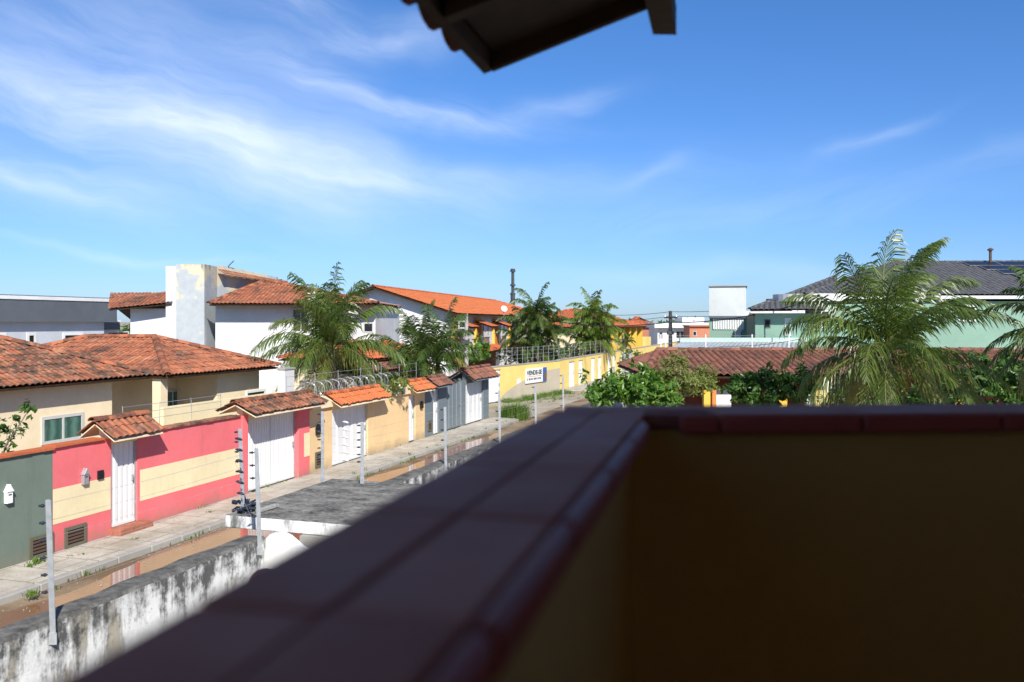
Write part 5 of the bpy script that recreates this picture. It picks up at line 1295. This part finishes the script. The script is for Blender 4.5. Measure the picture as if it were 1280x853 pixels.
def shrub(name, label, base, blobs, n, size, leaf, tips, r, seed, cat='shrub', group=None, lower=None, **k):
    t = thing(name, label, cat, base, group)
    m = MB(); limbs(m, base, tips, r, seed, lower=lower); m.build('trunk', M['branch'], t)
    m = MB(); leafcloud(m, blobs, n, size, seed, **k); m.build('crown', M[leaf], t); return t
y = 22.5
shrub('leafy_tree', 'bright green leafy tree just beyond the balcony corner', at(785, 0, y).xy.to_3d(),
      [(at(790, 492, y), (.9, .9, .75)), (at(822, 492, y), (.6, .8, .5)), (at(752, 488, y), (.55, .7, .5)), (at(795, 472, y), (.45, .5, .42)), (at(770, 478, y), (.4, .5, .35)), (at(730, 470, y), (.16, .3, .16)), (at(836, 503, y), (.45, .6, .35))], 4600, .085, 'leaf_bright',
      [at(790, 475, y), at(760, 482, y), at(820, 486, y), at(730, 470, y)], .09, 5, 'tree', 'garden trees', hollow=.3)
y = 24
shrub('airy_tree', 'thin leaved grey branched tree standing before the brown tile roof', at(848, 0, y).xy.to_3d(),
      [(at(852, 470, y), (.85, .8, .5)), (at(880, 475, y), (.6, .6, .38)), (at(826, 470, y), (.5, .6, .45)), (at(848, 450, y), (.5, .5, .35)), (at(850, 478, y), (1.0, .9, .4))], 6500, .045, 'leaf_fine',
      [at(868, 470, y), at(832, 468, y), at(850, 455, y), at(890, 478, y), at(845, 480, y)], .06, 15, 'tree', 'garden trees', lower=at(846, 500, y), hollow=.2)
y = 23.5
shrub('garden_shrub', 'dense dark green shrub between the porch columns of the bungalow', at(955, 0, y).xy.to_3d(),
      [(at(950, 488, y), (.8, .8, .55)), (at(925, 486, y), (.5, .6, .42)), (at(978, 484, y), (.6, .7, .5)), (at(960, 470, y), (.4, .5, .3)), (at(1000, 480, y), (.5, .5, .5))], 4600, .08, 'leaf_dark', [at(950, 480, y), at(975, 478, y)], .07, 25, 'shrub', 'garden shrubs')
y = 22
shrub('garden_shrub', 'shady shrub under the right hand fronds of the windblown palm', at(1215, 0, y).xy.to_3d(),
      [(at(1180, 492, y), (.8, .8, .5)), (at(1225, 484, y), (.9, .8, .75)), (at(1265, 478, y), (.8, .8, .8)), (at(1215, 462, y), (.5, .5, .4)), (at(1290, 490, y), (.6, .6, .8))], 5200, .09, 'leaf_dark', [at(1220, 470, y), at(1260, 465, y)], .08, 35, 'shrub', 'garden shrubs')
y = 25.5
shrub('garden_shrub', 'low dark shrub in the porch shade left of the windblown palm', at(1050, 0, y).xy.to_3d(),
      [(at(1050, 498, y), (.7, .5, .4)), (at(1085, 500, y), (.8, .5, .35)), (at(1150, 498, y), (.8, .5, .4))], 1500, .08, 'leaf_dark', [at(1050, 495, y)], .05, 45, 'shrub', 'garden shrubs')
y = 50
shrub('garden_shrub', 'round green shrub beside the pale concrete pole', at(590, 0, y).xy.to_3d(), [(at(592, 440, y), (.9, 1, .8)), (at(574, 446, y), (.8, 1, .6)), (at(598, 432, y), (.35, .6, .6))], 2600, .11, 'leaf_bright', [at(590, 440, y)], .09, 55, 'shrub', 'garden shrubs')
y = 34
shrub('garden_shrub', 'light leafy creeper growing through the razor wire', at(480, 0, y).xy.to_3d(), [(at(483, 481, y), (.7, .7, .5)), (at(462, 479, y), (.5, .6, .4)), (at(500, 478, y), (.5, .6, .4))], 900, .09, 'leaf_fine', [at(482, 480, y), at(465, 478, y)], .05, 65, 'shrub', 'garden shrubs')
y = 68
hd = MB(); leafcloud(hd, [(at(px, 446, y + (px - 640) * .12), (1.6, 1.2, .8)) for px in range(640, 800, 18)], 3200, .16, 77); tag(hd.build('hedge', M['leaf_dark']), 'dark clipped hedge seen between the posts above the yellow wall', 'hedge')
# far off wood on the horizon
fw_ = MB(); leafcloud(fw_, [((x, 330 + R(-40, 60), 2.2), (16, 12, R(3.0, 5.2))) for x in range(-330, 380, 20)], 9000, 1.1, 88); tag(fw_.build('distant_wood', M['leaf_dark']), None, kind='stuff')
